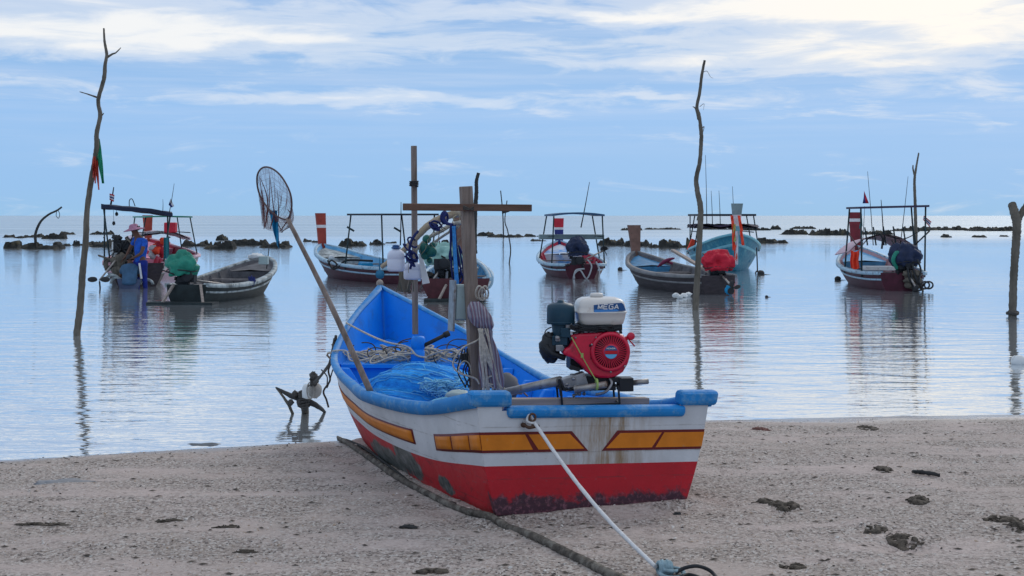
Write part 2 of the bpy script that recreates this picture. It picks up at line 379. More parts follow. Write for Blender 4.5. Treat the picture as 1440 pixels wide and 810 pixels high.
# ---------------------------------------------------------------- sea
m_sea = bpy.data.materials.new('sea_water'); m_sea.use_nodes = True; T = NT(m_sea.node_tree); bs = bsdf(m_sea)
pos = T.n('ShaderNodeNewGeometry').outputs['Position']; sp = T.n('ShaderNodeSeparateXYZ'); T.link(pos, sp.inputs[0])
n1 = T.noise(T.mapping(pos, (.55, 1.5, 1), rot=(0, 0, R(6))), 1.5, 3, .5, .4)
n2 = T.noise(T.mapping(pos, (.8, 1.9, 1), rot=(0, 0, R(-10))), 4.2, 3, .5, .3)
n3 = T.noise(T.mapping(pos, (.25, .8, 1)), .35, 3, .5)
calm = T.ramp(T.noise(T.mapping(pos, (.12, .05, 1), (3, 1, 0)), 1.0, 3), [(.38, .45), (.62, 1.0)])
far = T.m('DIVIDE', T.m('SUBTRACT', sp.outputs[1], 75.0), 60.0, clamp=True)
hgt = T.m('ADD', T.m('MULTIPLY', n1, .040), T.m('MULTIPLY', n2, .011))
hgt = T.m('MULTIPLY', hgt, calm)
hgt = T.m('ADD', hgt, T.m('MULTIPLY', T.m('MULTIPLY', n3, far), .9))
bn = T.n('ShaderNodeBump'); bn.inputs['Distance'].default_value = 1.0; bn.inputs['Strength'].default_value = .55
T.link(hgt, bn.inputs['Height']); T.link(bn.outputs[0], bs.inputs['Normal'])
wind0 = T.ramp(T.noise(T.mapping(pos, (.010, .07, 1)), 1.0, 7, .65), [(.38, 0.0), (.60, 1.0)])
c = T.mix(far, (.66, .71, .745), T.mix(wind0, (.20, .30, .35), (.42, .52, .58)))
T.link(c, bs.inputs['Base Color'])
bs.inputs['Roughness'].default_value = .035; bs.inputs['IOR'].default_value = 2.0; T.link(T.m('SUBTRACT', .80, T.m('MULTIPLY', far, .48)), bs.inputs['Metallic'])
wind = T.ramp(T.noise(T.mapping(pos, (.012, .09, 1)), 1.0, 6, .6), [(.40, .55), (.62, 1.0)])
T.link(T.m('SUBTRACT', .5, T.m('MULTIPLY', T.m('MULTIPLY', far, wind), .38)), bs.inputs['Specular IOR Level']); T.link(T.m('ADD', .03, T.m('MULTIPLY', far, .22)), bs.inputs['Roughness'])
b = MB(); yy = [8.5, 10, 12, 15, 20, 30, 50, 80, 130, 250, 600, 1500, 4000, 12000]
b.grid([[(f_ * y * 1.0 + (0), y, 0) for f_ in (-1.6, -.8, -.4, 0, .4, .8, 1.6)] for y in yy])
b.v = [Vector((p.x if abs(p.x) < 30 or p.y > 30 else p.x, p.y, 0)) for p in b.v]
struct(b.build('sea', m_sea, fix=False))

# ---------------------------------------------------------------- hull lofting
def herm(kn, v, s):
    m_ = [0] * len(v)
    for i in range(len(v)):
        a, c_ = max(i - 1, 0), min(i + 1, len(v) - 1); m_[i] = (v[c_] - v[a]) / (kn[c_] - kn[a])
    for i in range(len(kn) - 1):
        if s <= kn[i + 1] or i == len(kn) - 2:
            h = kn[i + 1] - kn[i]; t = (s - kn[i]) / h
            return (2 * t ** 3 - 3 * t * t + 1) * v[i] + (t ** 3 - 2 * t * t + t) * h * m_[i] + (-2 * t ** 3 + 3 * t * t) * v[i + 1] + (t ** 3 - t * t) * h * m_[i + 1]
class Hull:
    def __init__(s, L, kn, b, z, c, zc, rake=.07, flare=.03, keel=None):
        s.L, s.kn, s.b, s.z, s.c, s.zc, s.rake, s.flare, s.keel = L, kn, b, z, c, zc, rake, flare, keel
    def side(s, q, t, sg, off=0.0, dz=0.0):
        b = herm(s.kn, s.b, q); c = herm(s.kn, s.c, q); z = herm(s.kn, s.z, q); zc = herm(s.kn, s.zc, q)
        v = c + (b - c) * t + s.flare * math.sin(PI * min(max(t, 0), 1)) * min(1, (1 - q) * 4)
        v = max(v - off, 0.0 if off >= 0 else max(0, -off) * .6)
        u = s.L * q * (1 - s.rake * (1 - t) * q)
        if off > 0 and q > .9: u -= off * (q - .9) * 12
        return Vector((sg * v, u, zc + (z - zc) * t + dz))
    def kz(s, q): return herm(s.kn, s.keel, q) if s.keel else herm(s.kn, s.zc, q) - .05

def lin(a, b, n): return [a + (b - a) * i / (n - 1) for i in range(n)]

# ================================================================ the beached blue, white and red boat
YAW, ROLL = .368, .041
BX, BY, BZ = .421, 7.444, .19
boat = thing('fishing_boat', 'small wooden fishing boat beached on the sand with blue inside and white and red hull', 'boat', (BX, BY, BZ), (0, ROLL, YAW))
BM = XF[boat.name]; BMi = BM.inverted()
KN = [0, .17, .35, .52, .7, .85, 1.]
HU = Hull(4.235, KN, [.67, .72, .80, .737, .683, .402, 0.0], [.628, .489, .45, .438, .533, .756, 1.006],
          [.538, .577, .577, .565, .490, .28, 0.0], [.008, -.028, -.034, -.023, .009, .02, .04], .07, .02,
          keel=[.0, -.05, -.08, -.10, -.12, -.12, .0])
def bl(px, py, u):                       # pixel of the photo -> boat coordinates on the cross-section u
    o = BMi @ Vector((0, 0, CH)); d = BMi.to_3x3() @ (P(px, py, 5.0) - Vector((0, 0, CH)))
    return o + d * ((u - o.y) / d.y)
def wrld(p): return BM @ Vector(p)
def paint(name, base, kind):
    m_ = bpy.data.materials.new(name); m_.use_nodes = True; T = NT(m_.node_tree); bs = bsdf(m_)
    t = T.n('ShaderNodeTexCoord').outputs['Object']; sp = T.n('ShaderNodeSeparateXYZ'); T.link(t, sp.inputs[0])
    n1 = T.noise(t, 3, 5, .6); n2 = T.noise(T.mapping(t, (1, 1, 1)), 7, 9, .72, .3)
    c = T.ramp(n1, [(.3, tuple(x * .86 for x in base)), (.7, tuple(min(1, x * 1.12) for x in base))])
    if kind == 'red':
        tr = T.m('LESS_THAN', T.m('ABSOLUTE', sp.outputs[1]), .035)       # transom face
        h = T.m('ADD', sp.outputs[2], T.m('MULTIPLY', T.m('SUBTRACT', n2, .5), -.34))
        g_ = T.ramp(h, [(.075, 1.0), (.12, 0.0)])                          # growth band low on the transom
        gx = T.ramp(T.m('ADD', T.noise(t, 1.6, 2), 0), [(.30, .35), (.5, 1.0)])
        crust = T.mix(T.ramp(T.noise(t, 34, 5, .7), [(.50, 0.0), (.66, 1.0)]), (.020, .016, .028), (.20, .085, .11))
        c = T.mix(T.m('MULTIPLY', T.m('MULTIPLY', g_, tr), .92), c, crust)
        drk = T.ramp(T.noise(T.mapping(t, (1, 1, 2.5)), 4.5, 7, .7), [(.56, 0.0), (.68, .65)])
        c = T.mix(T.m('MULTIPLY', drk, T.ramp(sp.outputs[2], [(.16, 1.0), (.26, 0.0)])), c, (.075, .008, .012))
        # bare patches on the port side
        for (cy, cz, ry, rz) in ((1.20, .095, .24, .12), (.60, .055, .13, .06), (1.75, .02, .5, .10)):
            a = T.m('DIVIDE', T.m('SUBTRACT', sp.outputs[1], cy), ry); e = T.m('DIVIDE', T.m('SUBTRACT', sp.outputs[2], cz), rz)
            r_ = T.m('ADD', T.m('MULTIPLY', a, a), T.m('MULTIPLY', e, e)); r_ = T.m('ADD', r_, T.m('MULTIPLY', T.m('SUBTRACT', n2, .5), 3.2))
            msk = T.m('MULTIPLY', T.ramp(r_, [(.72, 1.0), (.9, 0.0)]), T.m('LESS_THAN', sp.outputs[0], 0.0))
            gcol = T.ramp(T.noise(t, 16, 6, .7), [(.38, (.030, .036, .034)), (.52, (.10, .11, .10)), (.66, (.20, .19, .19))])
            c = T.mix(msk, c, gcol)
    else:
        st = T.ramp(T.noise(T.mapping(t, (9, 9, .5)), 2.4, 6, .7), [(.47, 0.0), (.66, 1.0)])
        xx = T.m('DIVIDE', T.m('ADD', T.m('SUBTRACT', sp.outputs[0], .06), T.m('MULTIPLY', T.m('SUBTRACT', n1, .5), .3)), .21); nearc = T.m('EXPONENT', T.m('MULTIPLY', T.m('MULTIPLY', xx, xx), -1))
        tr = T.m('LESS_THAN', T.m('ABSOLUTE', sp.outputs[1]), .035)
        c = T.mix(T.m('MULTIPLY', T.m('MULTIPLY', T.m('ADD', T.m('MULTIPLY', T.ramp(T.noise(T.mapping(t, (5, 5, .9)), 2.6, 7, .7), [(.36, 0.0), (.58, 1.0)]), .75), T.m('MULTIPLY', st, .5), clamp=True), T.m('MULTIPLY', nearc, 1.25, clamp=True)), tr), c, (.25, .165, .085))
        c = T.mix(T.m('MULTIPLY', T.ramp(n2, [(.5, 0.0), (.75, 1.0)]), .35), c, (.40, .42, .44))
    sc_ = T.noise(T.mapping(t, (14, 3, 22)), 2.2, 8, .75)
    c = T.mix(T.m('MULTIPLY', T.ramp(sc_, [(.60, 0.0), (.66, 1.0)]), .5), c, (.13, .10, .11) if kind == 'red' else (.30, .29, .27))
    seam = T.m('ABSOLUTE', T.m('SUBTRACT', T.m('FRACT', T.m('MULTIPLY', T.m('ADD', sp.outputs[2], T.m('MULTIPLY', n1, .02)), 7.5)), .5))
    c = T.mix(T.m('MULTIPLY', T.ramp(seam, [(.0, .55), (.035, 0.0)]), T.ramp(n2, [(.42, 0.0), (.55, 1.0)])), c, (.08, .03, .03) if kind == 'red' else (.22, .20, .18))
    T.link(c, bs.inputs['Base Color']); T.link(T.ramp(n2, [(.35, .38), (.7, .62)]), bs.inputs['Roughness'])
    bn = T.n('ShaderNodeBump'); bn.inputs['Distance'].default_value = .003; T.link(n2, bn.inputs['Height']); T.link(bn.outputs[0], bs.inputs['Normal'])
    return m_
m_hred = paint('hull_red', (.46, .002, .012), 'red'); m_hwht = paint('hull_white', (.56, .57, .59), 'white')
QS = lin(0, 1, 57); TR, TW = .405, .88
# outer skin, bottom, transom
b = MB()
for sg in (-1, 1):
    b.grid([[HU.side(q, t, sg) for t in lin(0, TR, 7)] for q in QS], mi=0)
    b.grid([[HU.side(q, t, sg) for t in lin(TR, 1, 9)] for q in QS], mi=1)
    b.grid([[Vector((0, HU.side(q, 0, sg).y, HU.kz(q))), HU.side(q, 0, sg)] for q in QS], mi=0)
def trp(x, t, y=0.0):                      # x = -1..1 across, t = height fraction on the transom
    p = HU.side(0, t, 1); return Vector((p.x * x, y, p.z))
XX = [-1, -.86, -.80, -.6, -.4, -.2, 0, .2, .4, .6, .74, .80, 1]
b.grid([[trp(x, t) for x in XX] for t in lin(0, TR, 5)], False, 0)
b.grid([[trp(x, t) for x in XX] for t in lin(TR, .86, 5)], False, 1)
b.grid([[trp(x, t) for x in XX[:3]] for t in (.86, 1.0)], False, 1); b.grid([[trp(x, t) for x in XX[-3:]] for t in (.86, 1.0)], False, 1)
b.grid([[trp(x, 0) for x in XX], [Vector((trp(x, 0).x, 0, trp(x, 0).z - .0)) for x in XX]], False, 0)
b.build('hull', [m_hred, m_hwht], boat, bevel=0)
# inner skin with floor
b = MB(); FL = .07
for sg in (-1, 1):
    b.grid([[HU.side(q, t, sg, .035) for t in lin(.12, 1, 9)] for q in lin(0, 1, 52)])
b.grid([[Vector((HU.side(q, .12, sg, .035).x, HU.side(q, .12, 1, .035).y, HU.side(q, .12, 1, .035).z)) for sg in (-1, 1)] for q in lin(0, .985, 50)])
b.grid([[trp(x, t, .035) for x in (-.95, .95)] for t in (.1, .86)])
b.build('inner_planking', m_blue, boat)
# rounded gunwales
for sg in (-1, 1):
    b = MB(); rows = []
    for q in QS:
        T_ = .865 + .0 * q; dz = 0
        g = 1 - .62 * min(1, max(0, (q - .45) / .25)); T_ = 1 - .118 * (.45 + .55 * g); o1 = HU.side(q, T_, sg, -.006); o2 = HU.side(q, T_, sg, -.022 * g); o3 = HU.side(q, 1, sg, -.026 * g, -.012); o4 = HU.side(q, 1, sg, -.020 * g, .012 * g)
        i1 = HU.side(q, 1, sg, .028 * g, .014 * g); i2 = HU.side(q, 1, sg, .036 + .009 * g, 0); i3 = HU.side(q, 1, sg, .036 + .009 * g, -.035 * g); i4 = HU.side(q, 1, sg, .0, -.04)
        k = min(1, (1 - q) * 5 + .25)
        rows.append([o1, o2, o3, o4, i1, i2, i3, i4])
    b.grid(rows, True, closeu=True)
    b.add(rows[0], [tuple(range(8))], False)
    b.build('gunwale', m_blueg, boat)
tip = HU.side(1, 1, 1)
b = MB(); b.blob(tip + Vector((0, -.01, .012)), (.028, .035, .03), .05, seed=3, nu=14, nv=8); b.build('stem_cap', m_plank, boat)
# transom top rail: two raised ears and the lower sill between
def rail(x0, x1, t0, t1, name, out=.03):
    b = MB(); a0, a1, c0, c1 = trp(x0, t0), trp(x1, t0), trp(x0, t1), trp(x1, t1)
    prof = [(-out * .4, 0, 0), (-out, 0, .01), (-out, 1, -.012), (-out * .5, 1, .006), (.05, 1, .008), (.065, 1, -.012), (.065, 0, .0)]
    rows = []
    for x in lin(x0, x1, 12):
        lo, hi_ = trp(x, t0), trp(x, t1); rows.append([Vector((lo.x + (hi_.x - lo.x) * k, y, (hi_.z if k else lo.z) + dz)) for y, k, dz in prof])
    b.grid(rows, False, closeu=True); b.add(rows[0], [tuple(range(7))], False); b.add(rows[-1], [tuple(range(7))], False)
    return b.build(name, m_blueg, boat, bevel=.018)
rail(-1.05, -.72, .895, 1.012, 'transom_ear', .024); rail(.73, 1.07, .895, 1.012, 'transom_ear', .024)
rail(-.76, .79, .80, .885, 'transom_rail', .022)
# orange panels with maroon outlines, proud of the hull
def pan_t(xa0, xa1, xb0, xb1, t0, t1, name, out, m_):
    b = MB(); pts = [trp(xa0, t0), trp(xa1, t0), trp(xb1, t1), trp(xb0, t1)]
    for p in pts: p.y = -out
    b.prism(pts, (0, out, 0)); return b.build(name, m_, boat)
t0, t1, g_, h_ = .515, .685, .012, .022
def px_x(px, t):                           # photo column -> transom fraction
    best = min(lin(-1, 1, 401), key=lambda x: abs(720 + F * (wrld(trp(x, t)).x / wrld(trp(x, t)).y) - px)); return best
def tpanel(outer, cells):
    ox = lambda px, t: -1.0 if px < 692 else (1.0 if px > 984 else px_x(px, t))
    pan_t(ox(outer[0], t0), ox(outer[1], t0), ox(outer[3], t1), ox(outer[2], t1), t0, t1, 'panel_outline', .003, m_mar)
    for c_ in cells:
        pan_t(ox(c_[0], t0 + h_), ox(c_[1], t0 + h_), ox(c_[3], t1 - h_), ox(c_[2], t1 - h_), t0 + h_, t1 - h_, 'orange_panel', .006, m_org)
tpanel((688, 827, 804, 687), [(690, 749, 738, 689), (757, 821, 801, 743)])
tpanel((846, 987, 992, 868), [(852, 916, 930, 872), (921, 985, 989, 934)])
def pan_s(qa, qb, ta, tb, out, name, m_, taper=0):
    b = MB(); n = max(4, int((qb - qa) * 60))
    o_ = [[HU.side(q, t, -1, -out) for t in lin(ta, tb, 4)] for q in lin(qa, qb, n)]; i_ = [[HU.side(q, t, -1, .002) for t in lin(ta, tb, 4)] for q in lin(qa, qb, n)]
    b.grid(o_, True); b.grid(i_, True)
    for r1, r2 in ((o_[0], i_[0]), (o_[-1], i_[-1])): b.grid([r1, r2], False)
    b.grid([[r[0] for r in o_], [r[0] for r in i_]], False); b.grid([[r[-1] for r in o_], [r[-1] for r in i_]], False)
    return b.build(name, m_, boat)
def qpx(px, t=.6): return min(lin(0, .8, 801), key=lambda q: abs(720 + F * (wrld(HU.side(q, t, -1)).x / wrld(HU.side(q, t, -1)).y) - px))
pan_s(.0, qpx(612), t0, t1, .003, 'panel_outline', m_mar)
for a, c_ in ((0, 662), (660, 637), (635, 614)): pan_s(qpx(a) if a else .0, qpx(c_), t0 + h_, t1 - h_, .006, 'orange_panel', m_org)
pan_s(qpx(583), .86, .53, .70, .003, 'panel_outline', m_mar); pan_s(qpx(581), .855, .55, .68, .006, 'orange_panel', m_org)
# ribs
for q in [.05, .13, .21, .29, .37, .45, .53, .61, .69]:
    for sg in (-1, 1):
        b = MB(); tt = lin(.12, .90, 6); o_ = [HU.side(q, t, sg, .03) for t in tt]
        dw = [.20, .17, .14, .12, .10, .07]
        i_ = [p + Vector((-sg * d_, 0, 0)) for p, d_ in zip(o_, dw)]
        b.prism(o_ + i_[::-1], (0, .045 if q < .4 else -.045, 0)); b.build('rib', m_blue, boat, bevel=.006)
# fore deck with bulkhead
ud = 3.05; qd = ud / 4.235; zd = HU.side(qd, 1, 1).z - .085
def tz(q, z): # fraction t on the side at height z
    z0, z1 = HU.side(q, 0, 1).z, HU.side(q, 1, 1).z; return max(0, min(1, (z - z0) / (z1 - z0)))
b = MB(); rows = []
for q in lin(qd, .955, 14):
    zz = zd + (q - qd) * .45; p = HU.side(q, tz(q, zz), 1, .03); rows.append([Vector((-p.x, p.y, zz)), Vector((0, p.y, zz + .02)), Vector((p.x, p.y, zz))])
b.grid(rows, True); b.build('fore_deck', m_blue, boat)
b = MB(); p = HU.side(qd, tz(qd, zd), 1, .03); p2 = HU.side(qd, .12, 1, .03); b.prism([(-p.x, p.y, zd), (p.x, p.y, zd), (p2.x, p.y, p2.z), (-p2.x, p.y, p2.z)], (0, .03, 0))
b.beam((-p.x, p.y - .012, zd + .004), (p.x, p.y - .012, zd + .004), .05, .025); b.build('bulkhead', m_blue, boat)
# thwart, stern beam
def xin(u, off=.03, t=1): return HU.side(u / 4.235, t, 1, off).x
zt = HU.side(.19, 1, 1).z - .02
b = MB(); b.beam((-xin(.80), .80, zt), (xin(.80), .80, zt), .10, .045); b.build('thwart', m_plank, boat, bevel=.004)
b = MB(); zb = HU.side(.05, 1, 1).z - .055; b.beam((-xin(.22), .22, zb), (xin(.22) * .62, .22, zb), .06, .10); b.build('engine_beam', m_plank, boat, bevel=.004)
for u_ in (1.35, 1.9, 2.5):
    b = MB(); b.beam((-xin(u_, .06, .15), u_, .09), (xin(u_, .06, .15), u_, .09), .09, .03); b.build('floor_board', m_blue, boat)
# blue samson post with the tall thin pole
ps = bl(587, 507, 3.02); b = MB(); hs = .235
b.lathe([(.050, 0), (.051, hs * .55), (.046, hs * .57), (.046, hs * .62), (.052, hs * .65), (.050, hs * .93), (.040, hs)], ps - Vector((0, 0, .06)), n=20, sx=1, sy=.9); b.v = [p for p in b.v]
b.build('samson_post', m_blue, boat)
a = bl(584, 470, 3.06); c_ = bl(582, 205, 3.06); b = MB(); b.beam(a, c_, .038, .030, (0, 1, 0)); b.build('thin_pole', m_wood, boat, bevel=.003)
q1 = bl(582, 262, 3.03); b = MB(); b.tube([q1 + Vector((math.cos(k) * .030, math.sin(k) * .026, .002 * k)) for k in lin(0, 19, 60)], .006, 5); b.build('lashing', m_blk2, boat)
# mast with crossbar
a = bl(671, 566, .86); c_ = bl(655, 262, .86); b = MB(); b.beam(a, c_, .070, .055, (0, 1, 0), .95); mast = b.build('mast', m_wood, boat, bevel=.004)
XF[mast.name] = BM
a = bl(567, 291, .82); c_ = bl(747, 292.5, .82); b = MB(); b.beam(a, c_, .028, .040); b.build('crossbar', m_woodx, mast, bevel=.003)
b = MB()
for k in (.28, .29): pass
mc = bl(656, 292, .84); b.tube([mc + Vector((math.cos(k) * .052, math.sin(k) * .040, .012 * math.sin(k * 2.1))) for k in lin(0, 25, 90)], .004, 5); b.build('lashing', m_roped, mast)
# electric box on the mast
bc = bl(654, 425, .93); b = MB(); b.box(bc, (.135, .07, .205)); eb = b.build('switch_box', m_greybox, boat, bevel=.008)
b = MB(); b.box(bc + Vector((-.005, -.037, 0)), (.118, .006, .19)); b.build('lid', m_greybox, eb, bevel=.004)
b = MB(); b.box(bc + Vector((-.078, 0, -.02)), (.012, .09, .29)); b.build('bracket', m_metal, eb)
# rope fitting on the transom
m0 = bl(742, 599, -.03); b = MB()
b.tube(crv([m0 + Vector((-.018, 0, .004)), m0 + Vector((0, -.02, -.005)), m0 + Vector((.03, -.025, .0)), m0 + Vector((.055, -.01, .0))], 16), .009, 8)
b.tube([m0 + Vector((.018 + .017 * math.cos(k), -.016, .045 + .019 * math.sin(k))) for k in lin(0, 2 * PI, 18)], .006, 7)
b.tube(crv([m0 + Vector((.018, -.014, .03)), m0 + Vector((.02, -.02, .0))], 8), .007, 7)
b.lathe([(.013, -.005), (.013, .012)], m0 + Vector((-.02, .01, .004)), (0, -1, 0), 12); b.build('mooring_shackle', m_rust, boat)

# ---------------------------------------------------------------- motor on its beam
eu = .20; ep = wrld(bl(835, 562, eu)); ES = F / ep.y
eng = thing('longtail_engine', 'red petrol engine with cream fuel tank bolted to the stern of the beached boat', 'engine', ep, (0, 0, R(6)))
def e(px, py, y=0.0): return Vector(((px - 835) / ES, y, (562 - py) / ES))
def e2(X, Y, y=0.0): return e(740 + X / 4.5, 400 + Y / 4.5, y)
poly = [(270, 312), (330, 304), (440, 300), (500, 292), (560, 296), (604, 315), (634, 350), (648, 400), (648, 455), (634, 500), (604, 550), (560, 578), (510, 588), (450, 586), (410, 575), (372, 548), (335, 505), (295, 470), (215, 430), (232, 400), (262, 385), (285, 350)]
b = MB(); b.prism([e2(*p, -.06) for p in poly], (0, .10, 0)); sh = b.build('cowling', m_redp, eng, bevel=.014)
XF[sh.name] = XF[eng.name]
fc = e2(520, 420, -.06); r4 = 1 / 4.5 / ES
b = MB(); b.lathe([(128 * r4, 0), (124 * r4, .014), (112 * r4, .020), (104 * r4, .018), (100 * r4, .012)], fc, (0, -1, 0), 48); b.build('fan_housing', m_redp, sh)
b = MB(); b.lathe([(99 * r4, .0), (99 * r4, .0145)], fc, (0, -1, 0), 40); b.build('fan_recess', m_redd, sh)
b = MB()
for k in range(40):
    a = 2 * PI * k / 40; dx = Vector((math.cos(a), 0, math.sin(a))); a2 = a + .10; dx2 = Vector((math.cos(a2), 0, math.sin(a2)))
    o_ = fc + Vector((0, -.018, 0)); b.beam(o_ + dx * 48 * r4, o_ + dx2 * 101 * r4, .0046, .006, (0, 1, 0))
b.lathe([(52 * r4, .006), (52 * r4, .022), (48 * r4, .026)], fc, (0, -1, 0), 32); b.build('fan_grille', m_redp, sh)
# round sticker: dark top, red band, pale blue below, small white lettering
def disc_seg(c_, r, lo, hi_, y, m_, name, par):
    b = MB(); ps_ = [];
    for k in lin(math.asin(lo), math.asin(hi_), 12): ps_.append(c_ + Vector((r * math.cos(k), y, r * math.sin(k))))
    for k in lin(math.asin(hi_), math.asin(lo), 12): ps_.append(c_ + Vector((-r * math.cos(k), y, r * math.sin(k))))
    b.prism(ps_, (0, .002, 0)); return b.build(name, m_, par)
disc_seg(fc, 42 * r4, -1, 1, -.0285, m_label, 'sticker', sh)
disc_seg(fc, 40 * r4, -.28, .25, -.0300, mat('sticker_red', (.5, .01, .02), .4), 'sticker', sh)
disc_seg(fc, 40 * r4, -.99, -.34, -.0300, mat('sticker_sky', (.12, .42, .70), .4), 'sticker', sh)
def text(body, c_, height, m_, parent, name, depth=.0008, width=None, rot=None, bold=.0):
    cu = bpy.data.curves.new('t', 'FONT'); cu.body = body; cu.align_x = 'CENTER'; cu.align_y = 'CENTER'; cu.extrude = depth; cu.offset = bold
    ob = bpy.data.objects.new('t', cu); C.objects.link(ob); dg = bpy.context.evaluated_depsgraph_get(); me = bpy.data.meshes.new_from_object(ob.evaluated_get(dg))
    bpy.data.objects.remove(ob); xs_ = [v.co.x for v in me.vertices]; ys_ = [v.co.y for v in me.vertices]
    k = height / (max(ys_) - min(ys_)); kx = k if width is None else width / (max(xs_) - min(xs_)); cx_ = (max(xs_) + min(xs_)) / 2; cy_ = (max(ys_) + min(ys_)) / 2
    for v in me.vertices:
        p = Vector(((v.co.x - cx_) * kx, -v.co.z, (v.co.y - cy_) * k))
        if rot: p = rot @ p
        v.co = Vector(c_) + p
    me.materials.append(m_); o = bpy.data.objects.new(name, me); C.objects.link(o); o.parent = parent; return o
text('HONDA', fc + Vector((0, -.0312, 24 * r4)), 10 * r4, m_white, sh, 'sticker_lettering', width=56 * r4, bold=.02)
b = MB()
for X, Y in ((400, 372), (520, 545), (610, 340), (430, 330), (300, 330), (610, 510)): b.lathe([(7 * r4, 0), (6 * r4, .004)], e2(X, Y, -.062 - (.016 if X > 395 and Y > 350 else 0)), (0, -1, 0), 10)
b.build('bolt_head', m_metal, sh)
for X, Y in ((402, 405), (402, 432), (404, 458), (395, 380)):
    b = MB(); b.box(e2(X, Y, -.0615), (18 * r4, .004, 14 * r4)); b.build('vent', m_redd, sh)
# fuel tank, two halves with a seam
def sec(cx_, cz_, hw, hd, n=28, pw=.38):
    out = []
    for k in range(n):
        a = 2 * PI * k / n; out.append(Vector((cx_ + hw * math.copysign(abs(math.cos(a)) ** pw, math.cos(a)), .055 + hd * math.copysign(abs(math.sin(a)) ** pw, math.sin(a)), cz_)))
    return out
def zz_(Y): return e2(0, Y).z
def xx_(X): return e2(X, 0).x
b = MB(); xc = xx_(476)
rows = [sec(xc, zz_(255), .105, .10), sec(xc, zz_(248), .118, .115), sec(xc, zz_(215), .128, .122), sec(xc, zz_(182), .133, .128), sec(xc, zz_(176), .139, .134),
        sec(xc, zz_(171), .139, .134), sec(xc, zz_(168), .133, .128), sec(xc, zz_(140), .130, .125), sec(xc, zz_(112), .124, .118), sec(xc, zz_(96), .112, .105), sec(xc, zz_(86), .092, .085), sec(xc, zz_(82), .05, .05)]
b.grid(rows, True, closeu=True); b.add(rows[0], [tuple(range(28))], False); b.add(rows[-1], [tuple(range(28))], False)
tk = b.build('fuel_tank', m_cream, eng); XF[tk.name] = XF[eng.name]
b = MB(); b.lathe([(.030, 0), (.036, .004), (.036, .016), (.030, .022), (.010, .024)], e2(455, 84, .05), n=24); b.build('filler_cap', m_cream, tk)
ly = .055 - .1235
def tilt(p): return Vector((p.x, ly - .006 + (p.z - zz_(168)) * .10, p.z))
b = MB(); b.prism([tilt(e2(*p)) for p in ((414, 172), (414, 126), (425, 124), (590, 112), (604, 122), (618, 162))], (0, .004, 0)); b.build('tank_label', m_label, tk)
b = MB(); b.prism([tilt(e2(*p)) + Vector((0, -.001, 0)) for p in ((416, 171), (416, 154), (560, 152), (575, 165))], (0, .004, 0)); b.build('tank_label', m_labl, tk)
def stroke_text(body, c_, h_, w_, m_, parent, name, sw=.20, sk=.12):
    G_ = {'M': [((0, 0), (0, 1)), ((0, 1), (.5, .1)), ((.5, .1), (1, 1)), ((1, 1), (1, 0))], 'E': [((0, 0), (0, 1)), ((0, 1), (1, 1)), ((0, .5), (.85, .5)), ((0, 0), (1, 0))],
          'G': [((1, 1), (.1, 1)), ((0, .95), (0, .05)), ((.1, 0), (1, 0)), ((1, 0), (1, .5)), ((1, .5), (.55, .5))], 'A': [((0, 0), (.5, 1)), ((.5, 1), (1, 0)), ((.2, .35), (.8, .35))]}
    b = MB(); n = len(body); cw = w_ / n
    for i, ch in enumerate(body):
        for (xa, ya), (xb, yb) in G_[ch]:
            pt = lambda x, y: c_ + Vector((-w_ / 2 + cw * (i + .14 + .72 * x) + sk * h_ * (y - .5), -.0004 * i, h_ * (y - .5)))
            b.beam(pt(xa, ya), pt(xb, yb), h_ * sw, .0015, (0, 1, 0))
    return b.build(name, m_, parent)
stroke_text('MEGA', tilt(e2(506, 136)) + Vector((0, -.0035, 0)), 27 * r4, 138 * r4, m_white, tk, 'tank_lettering')
# air filter
b = MB(); ac = e2(220, 250, .02)
b.lathe([(86 * r4, 0), (89 * r4, .004), (88 * r4, 100 * r4), (84 * r4, 118 * r4), (60 * r4, 132 * r4), (24 * r4, 137 * r4), (22 * r4, 148 * r4), (12 * r4, 152 * r4)], ac, n=32)
af = b.build('air_filter', m_teal, eng); XF[af.name] = XF[eng.name]
b = MB(); b.lathe([(90 * r4, 0), (90 * r4, .006)], ac + Vector((0, 0, .008)), n=32); b.build('filter_band', m_teal, af)
b = MB(); b.lathe([(55 * r4, -140 * r4), (60 * r4, -110 * r4), (52 * r4, -60 * r4), (60 * r4, 0)], ac, n=20); b.box(e2(205, 350, .0), (96 * r4, .08, 60 * r4)); b.box(e2(240, 300, -.02), (60 * r4, .06, 60 * r4)); b.build('filter_housing', m_teal, af, bevel=.004)
b = MB(); b.tube(crv([e2(150, 265, -.04), e2(118, 280, -.05), e2(108, 305, -.05), e2(130, 325, -.04), e2(165, 325, -.03)], 20), .0035, 6); b.build('breather_hose', m_blk2, af)
